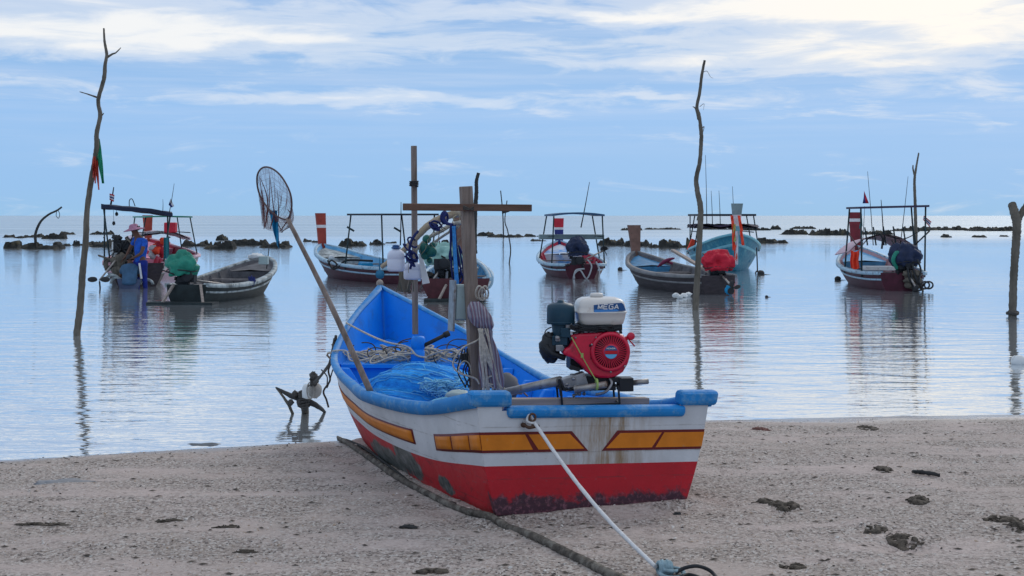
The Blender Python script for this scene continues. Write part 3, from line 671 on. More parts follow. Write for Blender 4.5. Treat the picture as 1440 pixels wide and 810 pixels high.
# muffler / recoil side, carburettor and clutter
b = MB(); b.blob(e2(150, 400, .03), (.055, .07, .085), .12, seed=5); b.tube([e2(120, 380, -.02), e2(150, 430, -.035), e2(240, 460, -.03)], .016, 8); b.build('muffler', m_black, eng)
b = MB(); b.box(e2(200, 395, -.03), (46 * r4, .05, 40 * r4)); b.box(e2(262, 262, -.01), (40 * r4, .06, 40 * r4)); b.lathe([(.012, 0), (.012, .03), (.006, .035)], e2(185, 330, -.045), (0, -1, 0), 12); b.box(e2(190, 345, -.045), (30 * r4, .02, 16 * r4)); b.build('carburettor', m_metal, eng, bevel=.004)
b = MB(); b.box(e2(450, 270, .03), (300 * r4, .16, 40 * r4)); b.box(e2(450, 430, .12), (330 * r4, .16, 230 * r4)); b.box(e2(430, 610, .06), (260 * r4, .16, 60 * r4))
rs = random.Random(2)
for i in range(26):
    b.box(e2(rs.uniform(270, 600), rs.uniform(255, 298), rs.uniform(-.07, -.02)), (rs.uniform(.01, .04), rs.uniform(.01, .03), rs.uniform(.006, .016)), (rs.uniform(-.4, .4), rs.uniform(-.5, .5), 0))
for i in range(4):
    x0 = rs.uniform(255, 330); b.tube(crv([e2(x0, 255 + i * 10, -.05), e2(x0 + 60, 270 + i * 6, -.075), e2(x0 + 140, 262 + i * 9, -.07), e2(x0 + 230, 285, -.06)], 20), .003, 6)
b.blob(e2(485, 270, -.04), (.05, .03, .022), .2, seed=8); b.build('engine_block', m_black, eng, bevel=.003)
b = MB(); b.lathe([(.019, 0), (.021, .02), (.013, .024)], e2(656, 325, -.03), (0, -1, 0), 16); b.tube([e2(645, 345, -.03), e2(682, 390, -.035)], .004, 6); b.beam(e2(610, 350, -.03), e2(656, 325, -.03), .02, .02); b.build('throttle_lever', m_redp, eng)
# steel cradle, handle pipes, gearbox clutter
b = MB()
fr = [e2(205, 650, -.07), e2(215, 755, -.07), e2(578, 745, -.07), e2(570, 640, -.07)]
for i in range(3): b.beam(fr[i], fr[i + 1], .011, .011, (0, 1, 0))
fb = [p + Vector((0, .16, 0)) for p in fr]
for i in range(3): b.beam(fb[i], fb[i + 1], .011, .011, (0, 1, 0))
for p, q in zip(fr, fb): b.beam(p, q, .011, .011)
b.box(e2(625, 630, -.01), (90 * r4, .10, 84 * r4)); b.box(e2(390, 652, 0.0), (340 * r4, .10, 26 * r4)); b.box(e2(560, 600, -.02), (70 * r4, .06, 30 * r4)); b.box(e2(300, 525, -.03), (70 * r4, .02, 26 * r4), (0, R(18), 0))
b.beam(e2(200, 590, -.03), e2(215, 700, -.03), .014, .02, (0, 1, 0)); b.build('cradle', m_black, eng, bevel=.002)
b = MB()
for i in range(22):
    p = e2(rs.uniform(225, 400), rs.uniform(575, 695), rs.uniform(-.06, .0)); b.lathe([(.009, 0), (.010, .010), (.006, .016)], p, (rs.uniform(-1, 1), -1, rs.uniform(-.6, .6)), 8)
b.box(e2(300, 610, -.01), (150 * r4, .08, 80 * r4), (0, R(-18), 0)); b.tube(crv([e2(430, 690, -.05), e2(490, 670, -.07), e2(530, 620, -.06), e2(520, 590, -.04)], 16), .008, 7); b.build('gearbox', m_metal, eng, bevel=.003)
b = MB(); b.tube([e2(285, 652, -.09), e2(488, 617, -.11)], 21 * r4, 18); b.build('handle_pipe', m_pipe, eng)
b = MB(); b.lathe([(17 * r4, 0), (17 * r4, .004)], e2(488, 617, -.11) + Vector((.001, 0, 0)), Vector((.98, -.1, .17)), 16); b.build('pipe_plug', m_rust, eng)
b = MB(); pa, pb = e2(665, 622, -.02), e2(768, 612, -.04); b.tube([pa, pb], 17 * r4, 16); b.build('exhaust_pipe', m_pipe, eng)
b = MB(); b.lathe([(13 * r4, 0), (13 * r4, .002)], pb + Vector((.0005, 0, 0)), (pb - pa).normalized(), 14); b.build('pipe_mouth', m_black, eng)
b = MB(); b.tube(crv([e2(272, 325, -.075), e2(300, 375, -.08), e2(335, 440, -.085), e2(380, 520, -.09), e2(422, 595, -.115)], 24), .0028, 6); b.tube([e2(425, 617, -.11) + Vector((0, .027 * math.cos(k), .027 * math.sin(k))) for k in lin(0, 2 * PI, 16)], .006, 6); b.box(e2(337, 438, -.088), (.013, .006, .024)); b.build('pull_cord', mat('cord_green', (.30, .42, .12), .7), eng)
# long tail shaft lying forward inside the boat
inv = XF[eng.name].inverted()
b = MB(); a = e2(215, 610, .02); c_ = inv @ wrld(bl(690, 556, .95)); b.tube([a, c_], [.026, .022], 14); c2 = c_ + (c_ - a).normalized() * 1.0; b.tube([c_, c2], [.016, .014], 12); b.build('tail_shaft', m_pipe, eng)

# ---------------------------------------------------------------- things in the boat
def prop(b, name, mats, label, cat, origin=None, group=None, **kw):
    if origin is None:
        xs_ = [p.x for p in b.v]; ys_ = [p.y for p in b.v]; zs_ = [p.z for p in b.v]; origin = (sum(xs_) / len(xs_), sum(ys_) / len(ys_), min(zs_))
    return tag(b.build(name, mats, origin=origin, **kw), label, cat, group)
# blue net heap: folded bundle drawn together at its tied end
def heap(c0, axis, L, Wd, Hh, seed, folds=13, narrow=.25):
    b = MB(); ax = Vector(axis).normalized(); sdv = Vector((ax.y, -ax.x, 0)); rows = []; nz = 46; nr = 90
    for i in range(nz + 1):
        t = i / nz; env = (math.sin(PI * min(1, .04 + t * .62)) ** .55) * (1 - (1 - narrow) * max(0, (t - .35) / .65) ** 1.2)
        row = []
        for j in range(nr + 1):
            a = PI * j / nr
            f_ = 1 + .035 * math.sin(folds * a + 2 * t + seed) + .10 * (.3 - abs(noise.noise(Vector((a * 5, t * 1.6, seed))))) + .09 * (.25 - abs(noise.noise(Vector((a * 11, t * 1.8, seed + 5)))))
            p = c0 + ax * (t - .5) * L + sdv * math.cos(a) * Wd * env * f_ + Vector((0, 0, math.sin(a) * Hh * env * f_))
            row.append(p)
        rows.append(row)
    for row in rows:
        for p in row:
            l = BMi @ p; q = min(max(l.y / 4.235, 0), .72); l.y = min(l.y, 3.03); zz = max(l.z, .10); t_ = tz(q, zz); lim = HU.side(q, t_, 1, .05).x; l.x = max(-lim, min(lim, l.x)); l.z = zz; w_ = BM @ l; p.x, p.y, p.z = w_
    b.grid(rows, True); b.add(rows[0], [tuple(range(nr + 1))], True); b.add(rows[-1], [tuple(range(nr + 1))], True); return b
nb_c = wrld((-.20, 2.20, .12))
tied = wrld(bl(620, 543, 1.55)); dirn = Vector((.62, -.28, 0))
b = heap(nb_c, dirn, 1.25, .74, .50, 2, 15, .42)
hb_ = b.v[:47 * 91]; rs = random.Random(31); st = MB(); cen = sum(hb_, Vector()) / len(hb_)
for k in range(78):
    j = rs.uniform(8, 82); i0 = rs.randrange(0, 24); i1 = min(46, i0 + rs.randrange(14, 30)); pts = []; dj = rs.uniform(-.35, .35)
    for i in range(i0, i1): jj = int(max(2, min(88, j + dj * (i - i0)))); p = hb_[i * 91 + jj]; pts.append(p + Vector((0, 0, .004)) + (p - cen).normalized() * .003)
    st.tube(crv(pts, 30), rs.choice((.0018, .0028, .004)), 4)
prop(b, 'fishing_net', m_netb, 'large heap of folded bright blue fishing net inside the beached boat', 'fishing net')
prop(st, 'net_strands', mat('strand_blue', (.10, .42, .95), .7, var=.5, scale=12), 'pale blue strands running over the folds of the large net heap', 'net strands')
b = heap(wrld((-.22, 1.42, .17)), (1, -.1, 0), .42, .20, .20, 9, 9, .5)
prop(b, 'fishing_net', m_netb, 'small fold of blue netting at the front foot of the blue net heap', 'fishing net')
rs = random.Random(6); b = MB(); cc = wrld((-.28, 1.75, .46))
for i in range(60):
    c1 = cc + Vector((rs.gauss(0, .05), rs.gauss(0, .05), rs.gauss(0, .022))); ra = rs.uniform(.02, .08); ph = rs.uniform(0, 6); ti = rs.uniform(-.6, .6)
    b.tube([c1 + Vector((ra * math.cos(a + ph), ra * .7 * math.sin(a + ph), ra * ti * math.sin(a) + .006 * math.sin(3 * a))) for a in lin(0, rs.uniform(2.5, 6), 16)], .0045, 5)
prop(b, 'cord_tangle', m_netl, 'tangle of pale blue net cord tying off the large blue net heap', 'cord')
b = heap(wrld((.02, 1.85, .22)), (1, .1, 0), .50, .30, .24, 4, 9, .6)
prop(b, 'fishing_net', m_netl, 'pale blue net bundle lying beside the mast foot, right of the blue heap', 'fishing net')
b = MB(); b.blob(wrld(bl(645, 556, 1.5)), (.08, .07, .035), .1, seed=4); prop(b, 'net_float', m_greybox, 'grey rounded float half buried between the two nets', 'float')
# coils of line on the fore deck
dk = zd + .03
def deckp(px, py): # on deck plane
    o = BMi @ Vector((0, 0, CH)); d = BMi.to_3x3() @ (P(px, py, 5.0) - Vector((0, 0, CH))); return o + d * ((dk - o.z) / d.z)
rs = random.Random(8); b = MB()
for i in range(34):
    c0 = Vector((rs.uniform(-.42, .36), rs.uniform(3.05, 3.35), dk + rs.uniform(.0, .07))); r0 = rs.uniform(.05, .16); sq = rs.uniform(.5, 1); ph = rs.uniform(0, 6)
    pts = [wrld(c0 + Vector((r0 * 1.5 * math.cos(a + ph), r0 * .6 * sq * math.sin(a + ph), .03 * math.sin(2 * a + ph)))) for a in lin(0, 2 * PI * rs.uniform(.6, 1.2), 20)]
    b.tube(pts, rs.choice((.005, .007, .008)), 6)
prop(b, 'rope_coil', m_rope, 'loose coils of pale rope piled on the blue fore deck', 'rope')
b = MB()
for i in range(9):
    c0 = Vector((rs.uniform(-.42, .40), rs.uniform(3.06, 3.3), dk + rs.uniform(.02, .09))); r0 = rs.uniform(.05, .10); ph = rs.uniform(0, 6)
    b.tube([wrld(c0 + Vector((r0 * 1.2 * math.cos(a + ph), .03 * math.sin(2 * a), r0 * .75 * math.sin(a + ph)))) for a in lin(0, 2 * PI * .9, 20)], .0045, 6)
prop(b, 'rope_coil', m_roped, 'thin dark line looped through the pale rope on the fore deck', 'rope')
b = MB(); a = wrld(bl(596, 486, 3.0)); c_ = wrld(bl(628, 470, 3.0)); b.tube([a, c_], .014, 10); b.lathe([(.022, -.02), (.022, .02)], c_, (c_ - a), 12)
prop(b, 'wooden_rod', m_stickd, 'short dark rod leaning from the blue post towards the grey box', 'rod')
# lines from the port bow to the post and overboard
gw = wrld(HU.side(.80, 1, -1)); pw_ = [wrld(bl(573, 488, 3.0)), wrld(bl(543, 481, 3.0))]
b = MB(); b.tube(crv([wrld(HU.side(.83, 1, -1, .0, .02)), wrld(bl(515, 469, 3.3)), pw_[1], pw_[0], wrld(bl(586, 500, 2.95)), wrld(bl(600, 503, 2.98))], 40), .0075, 7)
b.tube(crv([wrld(HU.side(.72, 1, -1, .0, .02)), wrld(bl(487, 494, 3.1)), wrld(bl(496, 508, 3.04)), wrld(bl(540, 500, 3.1)), wrld(bl(583, 497, 2.96))], 40), .0065, 7)
prop(b, 'bow_line', m_rope, 'pale lines led from the left gunwale to the blue post', 'rope')
# dip net leaning out of the boat
hb = wrld(bl(521, 551, 1.62)); ht = P(404, 307, 9.0)
dn = thing('dip_net', 'round hooped dip net with brown mesh leaning out of the beached boat', 'dip net', hb)
b = MB(); b.tube(crv([hb, hb + (ht - hb) * .5 + Vector((.012, 0, .0)), ht], 24), [.0195, .017, .013], 10, wob=.04); b.build('handle', m_wood, dn, world=True)
hoop = [(404, 308), (410, 293), (409, 275), (402, 258), (392, 244), (380, 236), (369, 236), (362, 246), (362, 262), (367, 278), (378, 294), (391, 305)]
hd = [9.0, 8.92, 8.86, 8.84, 8.86, 8.9, 8.98, 9.06, 9.12, 9.14, 9.1, 9.05]
hp = crv([P(x, y, d_) for (x, y), d_ in zip(hoop, hd)], 96, closed=True)
b = MB(); b.tube(hp, .0058, 7, closed=True); b.build('hoop', mat('hoop_brown', (.11, .07, .07), .6), dn, world=True)
m_mesh = bpy.data.materials.new('net_mesh'); m_mesh.use_nodes = True; T = NT(m_mesh.node_tree); bs = bsdf(m_mesh); bs.inputs['Base Color'].default_value = (.20, .075, .07, 1); bs.inputs['Roughness'].default_value = .9
wv = T.n('ShaderNodeUVMap'); T.link(T.ramp(T.noise(T.n('ShaderNodeTexCoord').outputs['Object'], 9, 4, .6), [(.38, .16), (.66, .50)]), bs.inputs['Alpha'])
m_line = mat('net_twine', (.17, .06, .06), .85)
bag = P(384, 326, 9.25); ctr = P(386, 272, 9.0); b = MB(); rows = []
low = [P(x, y, 9.2) for x, y in ((404, 318), (404, 316), (398, 312), (392, 300), (386, 298), (380, 300), (374, 312), (368, 314), (370, 318), (374, 322), (388, 326), (396, 326))]
lp = crv(low, 96, closed=True)
nn = len(hp)
for k in range(13):
    t = k / 12; row = []
    for j in range(nn):
        p, q = hp[j], lp[j]; m_ = p.lerp(q, t) + Vector((0, .10 * math.sin(PI * t) + .02 * math.sin(j * .9) * t, -.03 * math.sin(PI * t) * (1 + .4 * math.sin(j * .45)))); m_ += Vector((.012 * math.sin(j * .8 + t * 3) * math.sin(PI * t), 0, 0)); row.append(m_)
    rows.append(row)
b.grid(rows, True, closeu=True); b.build('net_bag', m_mesh, dn, world=True, fix=False)
b = MB()
for j in list(range(0, nn, 3)): b.tube([r[j] for r in rows[::2]], .0007, 3)
for k in range(1, 13): b.tube(rows[k][::3], .0007, 3, closed=True)
for x, y, x2, y2, x3, y3 in ((365, 246, 370, 290, 372, 318), (366, 250, 376, 280, 373, 320), (379, 245, 378, 290, 371, 322), (380, 250, 386, 300, 396, 325), (390, 268, 392, 300, 388, 326), (404, 294, 408, 304, 394, 325), (386, 295, 383, 310, 380, 322)):
    b.tube(crv([P(x, y, 9.0), P(x2, y2, 9.15), P(x3, y3, 9.2)], 14), [.001, .005, .003], 4)
b.build('net_fold', m_line, dn, world=True)
b = MB(); rows = []
for i in range(9):
    t = i / 8; rows.append([P(384 + 2.5 * i * .35 + (s_ - .5) * (11 - 5 * t - (8 * max(0, t - .6))), 296 + 49 * t + 5 * s_ * t, 9.18 + .02 * math.sin(s_ * 9 + i)) for s_ in lin(0, 1, 8)])
b.grid(rows, True); prop(b, 'rag', m_cyan, 'bright cyan rag hanging from the bottom of the dip net', 'cloth')

# striped cloth bundle tied to the mast
def mp(px, py, u=.80): return wrld(bl(px, py, u))
m_str = bpy.data.materials.new('striped_cloth'); m_str.use_nodes = True; T = NT(m_str.node_tree); bs = bsdf(m_str); bs.inputs['Roughness'].default_value = .85
t = T.n('ShaderNodeTexCoord').outputs['Object']; wv = T.n('ShaderNodeTexWave'); wv.inputs['Scale'].default_value = 9; wv.inputs['Distortion'].default_value = 3.5; wv.inputs['Detail'].default_value = 3
T.link(T.mapping(t, (1, .6, .35), rot=(0, R(20), 0)), wv.inputs[0])
T.link(T.ramp(wv.outputs['Fac'], [(0, (.28, .26, .31)), (.20, (.20, .19, .24)), (.30, (.03, .03, .09)), (.45, (.22, .19, .24)), (.58, (.24, .015, .05)), (.72, (.27, .24, .28)), (.85, (.07, .07, .12)), (1.0, (.40, .38, .42))]), bs.inputs['Base Color'])
bn = T.n('ShaderNodeBump'); bn.inputs['Distance'].default_value = .01; T.link(T.noise(t, 14, 4), bn.inputs['Height']); T.link(bn.outputs[0], bs.inputs['Normal'])
b = MB(); rows = []; path = [(668, 424, 6), (670, 434, 15), (674, 446, 19), (680, 457, 16), (684, 464, 9), (684, 474, 9), (686, 490, 13), (689, 510, 16), (692, 530, 18), (694, 545, 16)]
pc = crv([mp(x, y, .78) for x, y, r_ in path], 54); rc = [r_ for _, _, r_ in path]
for i, p in enumerate(pc):
    t = i / (len(pc) - 1) * (len(rc) - 1); k = min(int(t), len(rc) - 2); r_ = (rc[k] + (rc[k + 1] - rc[k]) * (t - k)) * .0033
    rows.append([p + Vector((math.cos(a) * r_, math.sin(a) * r_ * .8, 0)) * (1 + (.10 + .16 * (i > 24)) * math.sin(7 * a + i * .10) + .08 * math.sin(13 * a)) for a in lin(0, 2 * PI, 61)[:-1]])
b.grid(rows, True, closeu=True); prop(b, 'cloth_bundle', m_str, 'striped grey and maroon cloth bundled and tied round the mast', 'cloth')
rs = random.Random(5); b = MB()
for i in range(11):
    x0 = rs.uniform(672, 688); x1 = rs.uniform(678, 706); b.tube(crv([mp(x0, 462, .74), mp((x0 + x1) / 2 + rs.uniform(-3, 3), 500, .73), mp(x1, rs.uniform(530, 556), .74), mp(x1 + rs.uniform(-6, 6), rs.uniform(545, 560), .75)], 20), rs.choice((.005, .007)), 5)
for cx_, cy_ in ((678, 414), (682, 412), (674, 412)): b.tube([mp(cx_ + 5 * math.cos(a) + .15 * (cy_ - 413), cy_ + 9 * math.sin(a) * (1 + .1 * math.sin(3 * a)), .79 + .02 * math.sin(a)) for a in lin(0, 2 * PI, 20)], .0055, 6)
for cx_, cy_ in ((692, 535), (700, 548), (686, 548)): b.tube([mp(cx_ + 7 * math.cos(a), cy_ + 6 * math.sin(a), .74) for a in lin(0, 2 * PI, 16)], .0055, 6)
prop(b, 'cord', m_rope, 'pale cords and loops hanging down over the striped cloth bundle', 'cord')
b = MB(); b.tube(crv([mp(684, 466, .76), mp(672, 478, .76), mp(650, 490, .78), mp(637, 510, .80), mp(645, 524, .80), mp(668, 532, .79), mp(674, 540, .78)], 40), .0055, 6); b.tube(crv([mp(650, 525, .84), mp(645, 518, .84), mp(652, 508, .84), mp(660, 512, .84), mp(664, 530, .84)], 24), .004, 6)
prop(b, 'cord', m_rope, 'single pale cord looping left from the cloth bundle under the grey box', 'cord')
b = MB()
for i in range(7): x0 = rs.uniform(648, 664); b.tube(crv([mp(x0, 490, .88), mp(x0 + rs.uniform(-6, 6), 508, .86), mp(x0 + rs.uniform(-10, 10), 524, .86), mp(x0 + rs.uniform(-4, 8), 545, .86)], 18), .0045, 5)
b.box(mp(656, 503, .9), (.06, .04, .05)); prop(b, 'cable', m_blk2, 'black electric cables hanging under the grey box on the mast', 'cable')
b = MB(); b.blob(wrld(bl(711, 545, 1.3)) , (.085, .085, .085), .06, seed=12); prop(b, 'float', mat('float_grey', (.12, .12, .13), .7, dirt=(.05, .05, .05)), 'round dark grey float in the boat right of the mast foot', 'float')
b = MB(); rs = random.Random(9)
for i in range(12): x0 = rs.uniform(676, 722); b.tube(crv([mp(x0, rs.uniform(553, 557), .86), mp(x0 + rs.uniform(6, 18), rs.uniform(548, 557), .88), mp(x0 + rs.uniform(16, 30), rs.uniform(551, 558), .9)], 12), .005, 5)
prop(b, 'rope_tangle', mat('rope_rust', (.26, .17, .11), .85), 'brown tangle of rope on the thwart between mast and engine', 'rope')
b = MB(); b.tube(crv([wrld(bl(605, 567, .62)), wrld(bl(612, 563, .62)), wrld(bl(628, 560, .62)), wrld(bl(628, 566, .6))], 16), .008, 7); b.blob(wrld(bl(622, 568, .60)), (.05, .03, .03), .15, seed=2); prop(b, 'bailer', m_netl, 'small pale blue bailer handle showing just inside the left gunwale', 'bailer')

# bent bamboo buoy poles with jugs, hanging from the mast head
b = MB(); Yb = 8.80
b.tube(crv([P(660, 300, 8.5), P(645, 300, Yb), P(625, 305, Yb), P(604, 316, Yb), P(588, 331, Yb), P(572, 348, Yb), P(552, 364, Yb), P(536, 376, Yb)], 60), [.026, .024, .022, .018, .013], 10, wob=.05)
prop(b, 'bamboo_pole', mat('bamboo', (.33, .27, .19), .6, var=.3, scale=8, dirt=(.10, .08, .06), dirts=7), 'thick curved bamboo pole bent down to the left from the mast', 'bamboo pole')
b = MB(); b.tube(crv([P(655, 312, 8.4), P(636, 316, 8.62), P(618, 326, 8.62), P(600, 336, 8.62), P(585, 352, 8.62)], 40), [.016, .013, .010], 8)
b.tube(crv([P(645, 318, 8.5), P(620, 334, 8.66), P(598, 350, 8.66)], 30), .008, 7)
prop(b, 'bamboo_pole', mat('bamboo_thin', (.40, .38, .33), .6, var=.3), 'thin pale pair of canes under the thick curved bamboo', 'bamboo pole')
def jug(px, py, w_, h_, Y, capc, label):
    k = Y / F; o = P(px, py + h_ / 2, Y); t = thing('plastic_jug', label, 'jug', o); W_ = w_ * k / 2; H_ = h_ * k; b = MB(); rows = []
    for z, r_ in ((0, .75), (.03, .93), (.10, .98), (.50, 1), (.52, .96), (.55, 1), (.72, .98), (.84, .82), (.92, .5), (.95, .34), (1.0, .32)):
        rows.append([Vector((W_ * r_ * math.copysign(abs(math.cos(a)) ** .6, math.cos(a)), W_ * .8 * r_ * math.copysign(abs(math.sin(a)) ** .6, math.sin(a)), z * H_)) for a in lin(0, 2 * PI, 25)[:-1]])
    b.grid(rows, True, closeu=True); b.add(rows[0], [tuple(range(24))]); b.add(rows[-1], [tuple(range(24))]); b.build('jug_body', m_jug, t)
    b = MB(); b.lathe([(W_ * .42, 0), (W_ * .42, H_ * .10), (W_ * .3, H_ * .13)], (0, 0, H_), n=14); b.tube([Vector((W_ * .45 * math.cos(a), W_ * .45 * math.sin(a), H_ * 1.0)) for a in lin(0, 12, 40)], .006, 5); b.build('cap', capc, t)
    return t
jug(557, 365, 25, 33, 8.6, m_label, 'white plastic jug with blue cap hanging left of the thin pole')
jug(581, 380, 27, 26, 8.75, m_ropeb, 'white plastic jug tied with dark blue rope behind the thin pole')
b = MB(); b.lathe([(.028, 0), (.028, .018)], P(534.5, 386, 8.55), (0, -1, .1), 8); b.tube([P(534, 380, 8.54), P(534, 362, 8.56)], .004, 5); prop(b, 'net_float', mat('float_teal', (.02, .16, .30), .5), 'small teal eight-sided float hanging left of the white jugs', 'float')
rs = random.Random(12); b = MB()
for i in range(3): b.tube(crv([P(625 + 2 * i, 300, 8.5), P(622 + i, 306, 8.49), P(627 + i, 314, 8.48), P(637, 316, 8.46)], 14), .009, 7)
b.tube([P(625 + 4.5 * math.cos(a), 306 + 8 * math.sin(a), 8.51 + .02 * math.cos(a)) for a in lin(0, 12, 40)], .008, 6)
for x0, x1, y1, bow in ((634, 636, 385, -2), (637, 640, 390, 2), (640, 644, 392, 8), (640, 648, 380, 10), (635, 632, 360, -4)): b.tube(crv([P(x0, 316, 8.46), P(x0 + bow * .2, 345, 8.45), P(x1, y1, 8.45), P(x1 + 3, y1 + 6, 8.46), P(x1 + 8, y1 - 8, 8.46), P(x0 + 5, 345, 8.46)], 30), .006, 6)
prop(b, 'rope_hank', m_ropeb, 'dark blue rope tied round the bamboo and hanging beside the mast', 'rope')
b = MB()
for k in range(3): b.tube(crv([P(637 + k, 318, 8.43), P(639 + k, 360, 8.43), P(641 + 1.5 * k, 400, 8.43), P(644 + k, 436, 8.45)], 24), .0065, 6)
prop(b, 'rope', m_ropel, 'bright blue rope falling straight down beside the mast to the grey box', 'rope')
b = MB(); b.tube(crv([P(588, 325, 8.5), P(580, 336, 8.48), P(576, 350, 8.48), P(579, 366, 8.5), P(577, 378, 8.52)], 30), .008, 7, wob=.2)
for i in range(6): c0 = P(rs.uniform(574, 583), rs.uniform(335, 375), 8.5); b.tube([c0 + Vector((.03 * math.cos(a + i), .02 * math.sin(a), .03 * math.sin(a + i * .4))) for a in lin(0, 5, 10)], .006, 5)
for i in range(5): c0 = P(rs.uniform(610, 622), rs.uniform(312, 320), 8.5); b.tube([c0 + Vector((.03 * math.cos(a + i), .02 * math.sin(a), .02 * math.sin(a + i * .4))) for a in lin(0, 5, 10)], .006, 5)
prop(b, 'rope_hank', m_ropeb, 'knotted dark blue rope on the bamboo beside the thin pole', 'rope')
b = MB()
for i, (x, y, s_) in enumerate([(596, 346, .030), (602, 338, .025), (607, 352, .032), (594, 354, .028), (600, 358, .028), (610, 344, .02), (604, 364, .018)]): b.lathe([(s_ * .4, 0), (s_, .008), (s_, .03), (s_ * .4, .04)], P(x, y, 8.56 + .01 * i), (rs.uniform(-.5, .5), -1, rs.uniform(-.6, .6)), 12)
prop(b, 'float_cluster', mat('float_green', (.015, .13, .11), .5, var=.3), 'cluster of dark green net floats under the bent bamboo', 'floats')
b = MB(); b.prism([P(588, 357, 8.7), P(593, 357, 8.7), P(604, 398, 8.7), P(594, 400, 8.7)], (0, .02, 0)); prop(b, 'foam_strip', m_foam, 'narrow white foam strip hanging below the green floats', 'foam')
b = MB()
for i in range(16):
    x0, y0 = rs.uniform(575, 648), 0; y0 = 300 + (648 - x0) ** 1.22 * .30; L_ = rs.uniform(8, 34)
    b.tube(crv([P(x0, y0, 8.55), P(x0 + rs.uniform(-8, 4), y0 + L_ * .5, 8.52), P(x0 + rs.uniform(-12, 6), y0 + L_, 8.55)], 12), rs.choice((.0022, .0032)), 4)
prop(b, 'string_tangle', mat('string_pale', (.30, .28, .20), .8, var=.4), 'thin loose strings trailing from the upper bent bamboo', 'string')
b = MB()
for i in range(8): x0 = rs.uniform(560, 600); b.tube(crv([P(x0, 380, 8.9), P(x0 + rs.uniform(-5, 5), 395, 8.88), P(x0 + rs.uniform(-8, 8), 410, 8.9)], 12), .004, 5)
prop(b, 'frayed_twine', mat('string_dark', (.14, .13, .10), .8, var=.4), 'dark frayed twine hanging below the white jugs', 'string')
b = MB(); b.beam(P(572, 372, 9.0), P(566, 410, 9.0), .055, .04, (0, 1, 0)); b.beam(P(562, 380, 9.03), P(577, 412, 9.03), .02, .02, (0, 1, 0)); prop(b, 'driftwood_bundle', m_stick, 'weathered wooden block hanging under the white jugs', 'driftwood')

# ---------------------------------------------------------------- shore things
# anchor with floats standing in the shallows
an = thing('wooden_anchor', 'wooden grapnel anchor with splayed arms in the shallows left of the beached boat', 'anchor', G(431, 590, 0))
b = MB(); hub = P(428, 562, 12.35); b.tube([G(431, 590, -.1), hub + Vector((0, 0, -.03)), hub + Vector((.0, 0, .06))], [.03, .035, .03], 9, wob=.12)
b.build('shank', m_stick, an, world=True)
for q in ((P(388, 545, 12.6), P(408, 556, 12.45)), (G(459, 581, -.02), P(446, 571, 12.4))):
    b = MB(); b.tube(crv([q[0], q[1], hub], 12), [.007, .024, .030], 8, wob=.1); b.build('arm', m_stickd, an, world=True)
b = MB(); b.tube(crv([G(413, 586, -.03), P(404, 566, 12.45), P(388, 545, 12.6)], 12), [.012, .014, .006], 7, wob=.15); b.build('arm', m_stick, an, world=True)
b = MB()
for i in range(9): z = -.05 + i * .016; b.tube([hub + Vector((.045 * math.cos(a), .045 * math.sin(a), z + .012 * math.sin(a + i))) for a in lin(0, 6, 14)], .010, 6)
for i in range(8): b.blob(hub + Vector((rs.uniform(-.12, .07), rs.uniform(-.04, .04), rs.uniform(-.07, .05))), (.025, .02, .03), .3, seed=i, nu=8, nv=6)
b.build('lashing', m_roped, an, world=True)
b = MB(); b.lathe([(.02, 0), (.05, .01), (.055, .05), (.055, .10), (.04, .125), (.02, .13)], P(433, 561, 12.3), (.05, .1, 1), 16); prop(b, 'foam_float', m_foam, 'white cylindrical float tied above the wooden anchor', 'float')
b = MB(); b.blob(P(443, 549, 12.2), (.060, .055, .066), .06, 3, seed=9); b.tube([P(440, 549, 12.14) + Vector((.03 * math.cos(a) - .02, .0, .07 * math.sin(a))) for a in lin(0, 2 * PI, 20)], .006, 5); prop(b, 'round_float', mat('float_stone', (.34, .32, .29), .85, var=.3, scale=12, dirt=(.10, .09, .08), dirts=12, bump=.006), 'round weathered float beside the white float above the anchor', 'float')
b = MB(); b.tube(crv([wrld(HU.side(.79, 1, -1, -.03, .0)), P(468, 502, 10.7), P(456, 522, 11.4), P(443, 538, 12.0), hub + Vector((.02, 0, .10)), hub], 50), .011, 7)
b.tube(crv([wrld(HU.side(.78, 1, -1, -.03, .0)), P(462, 514, 11.0), P(449, 530, 11.8), P(441, 538, 12.0)], 40), .009, 7)
for i in range(6): b.blob(P(rs.uniform(436, 447), rs.uniform(528, 541), 12.05), (.03, .025, .035), .35, seed=i + 20, nu=8, nv=6)
prop(b, 'anchor_rope', m_roped, 'dark doubled rope running from the boat bow down to the wooden anchor', 'rope')
b = MB(); b.tube(crv([wrld(HU.side(.77, 1, -1, -.035, -.02)), P(470, 500, 10.2), P(462, 520, 10.3), P(464, 535, 10.3), P(455, 550, 10.3), P(459, 562, 10.3), P(462, 573, 10.3)], 50), .007, 6); b.tube(crv([P(452, 520, 10.6), P(460, 530, 10.5), P(460, 545, 10.5), P(468, 520, 10.4)], 30), .005, 6)
prop(b, 'rope_end', m_roped, 'loose dark rope ends dangling outside the left bow', 'rope')
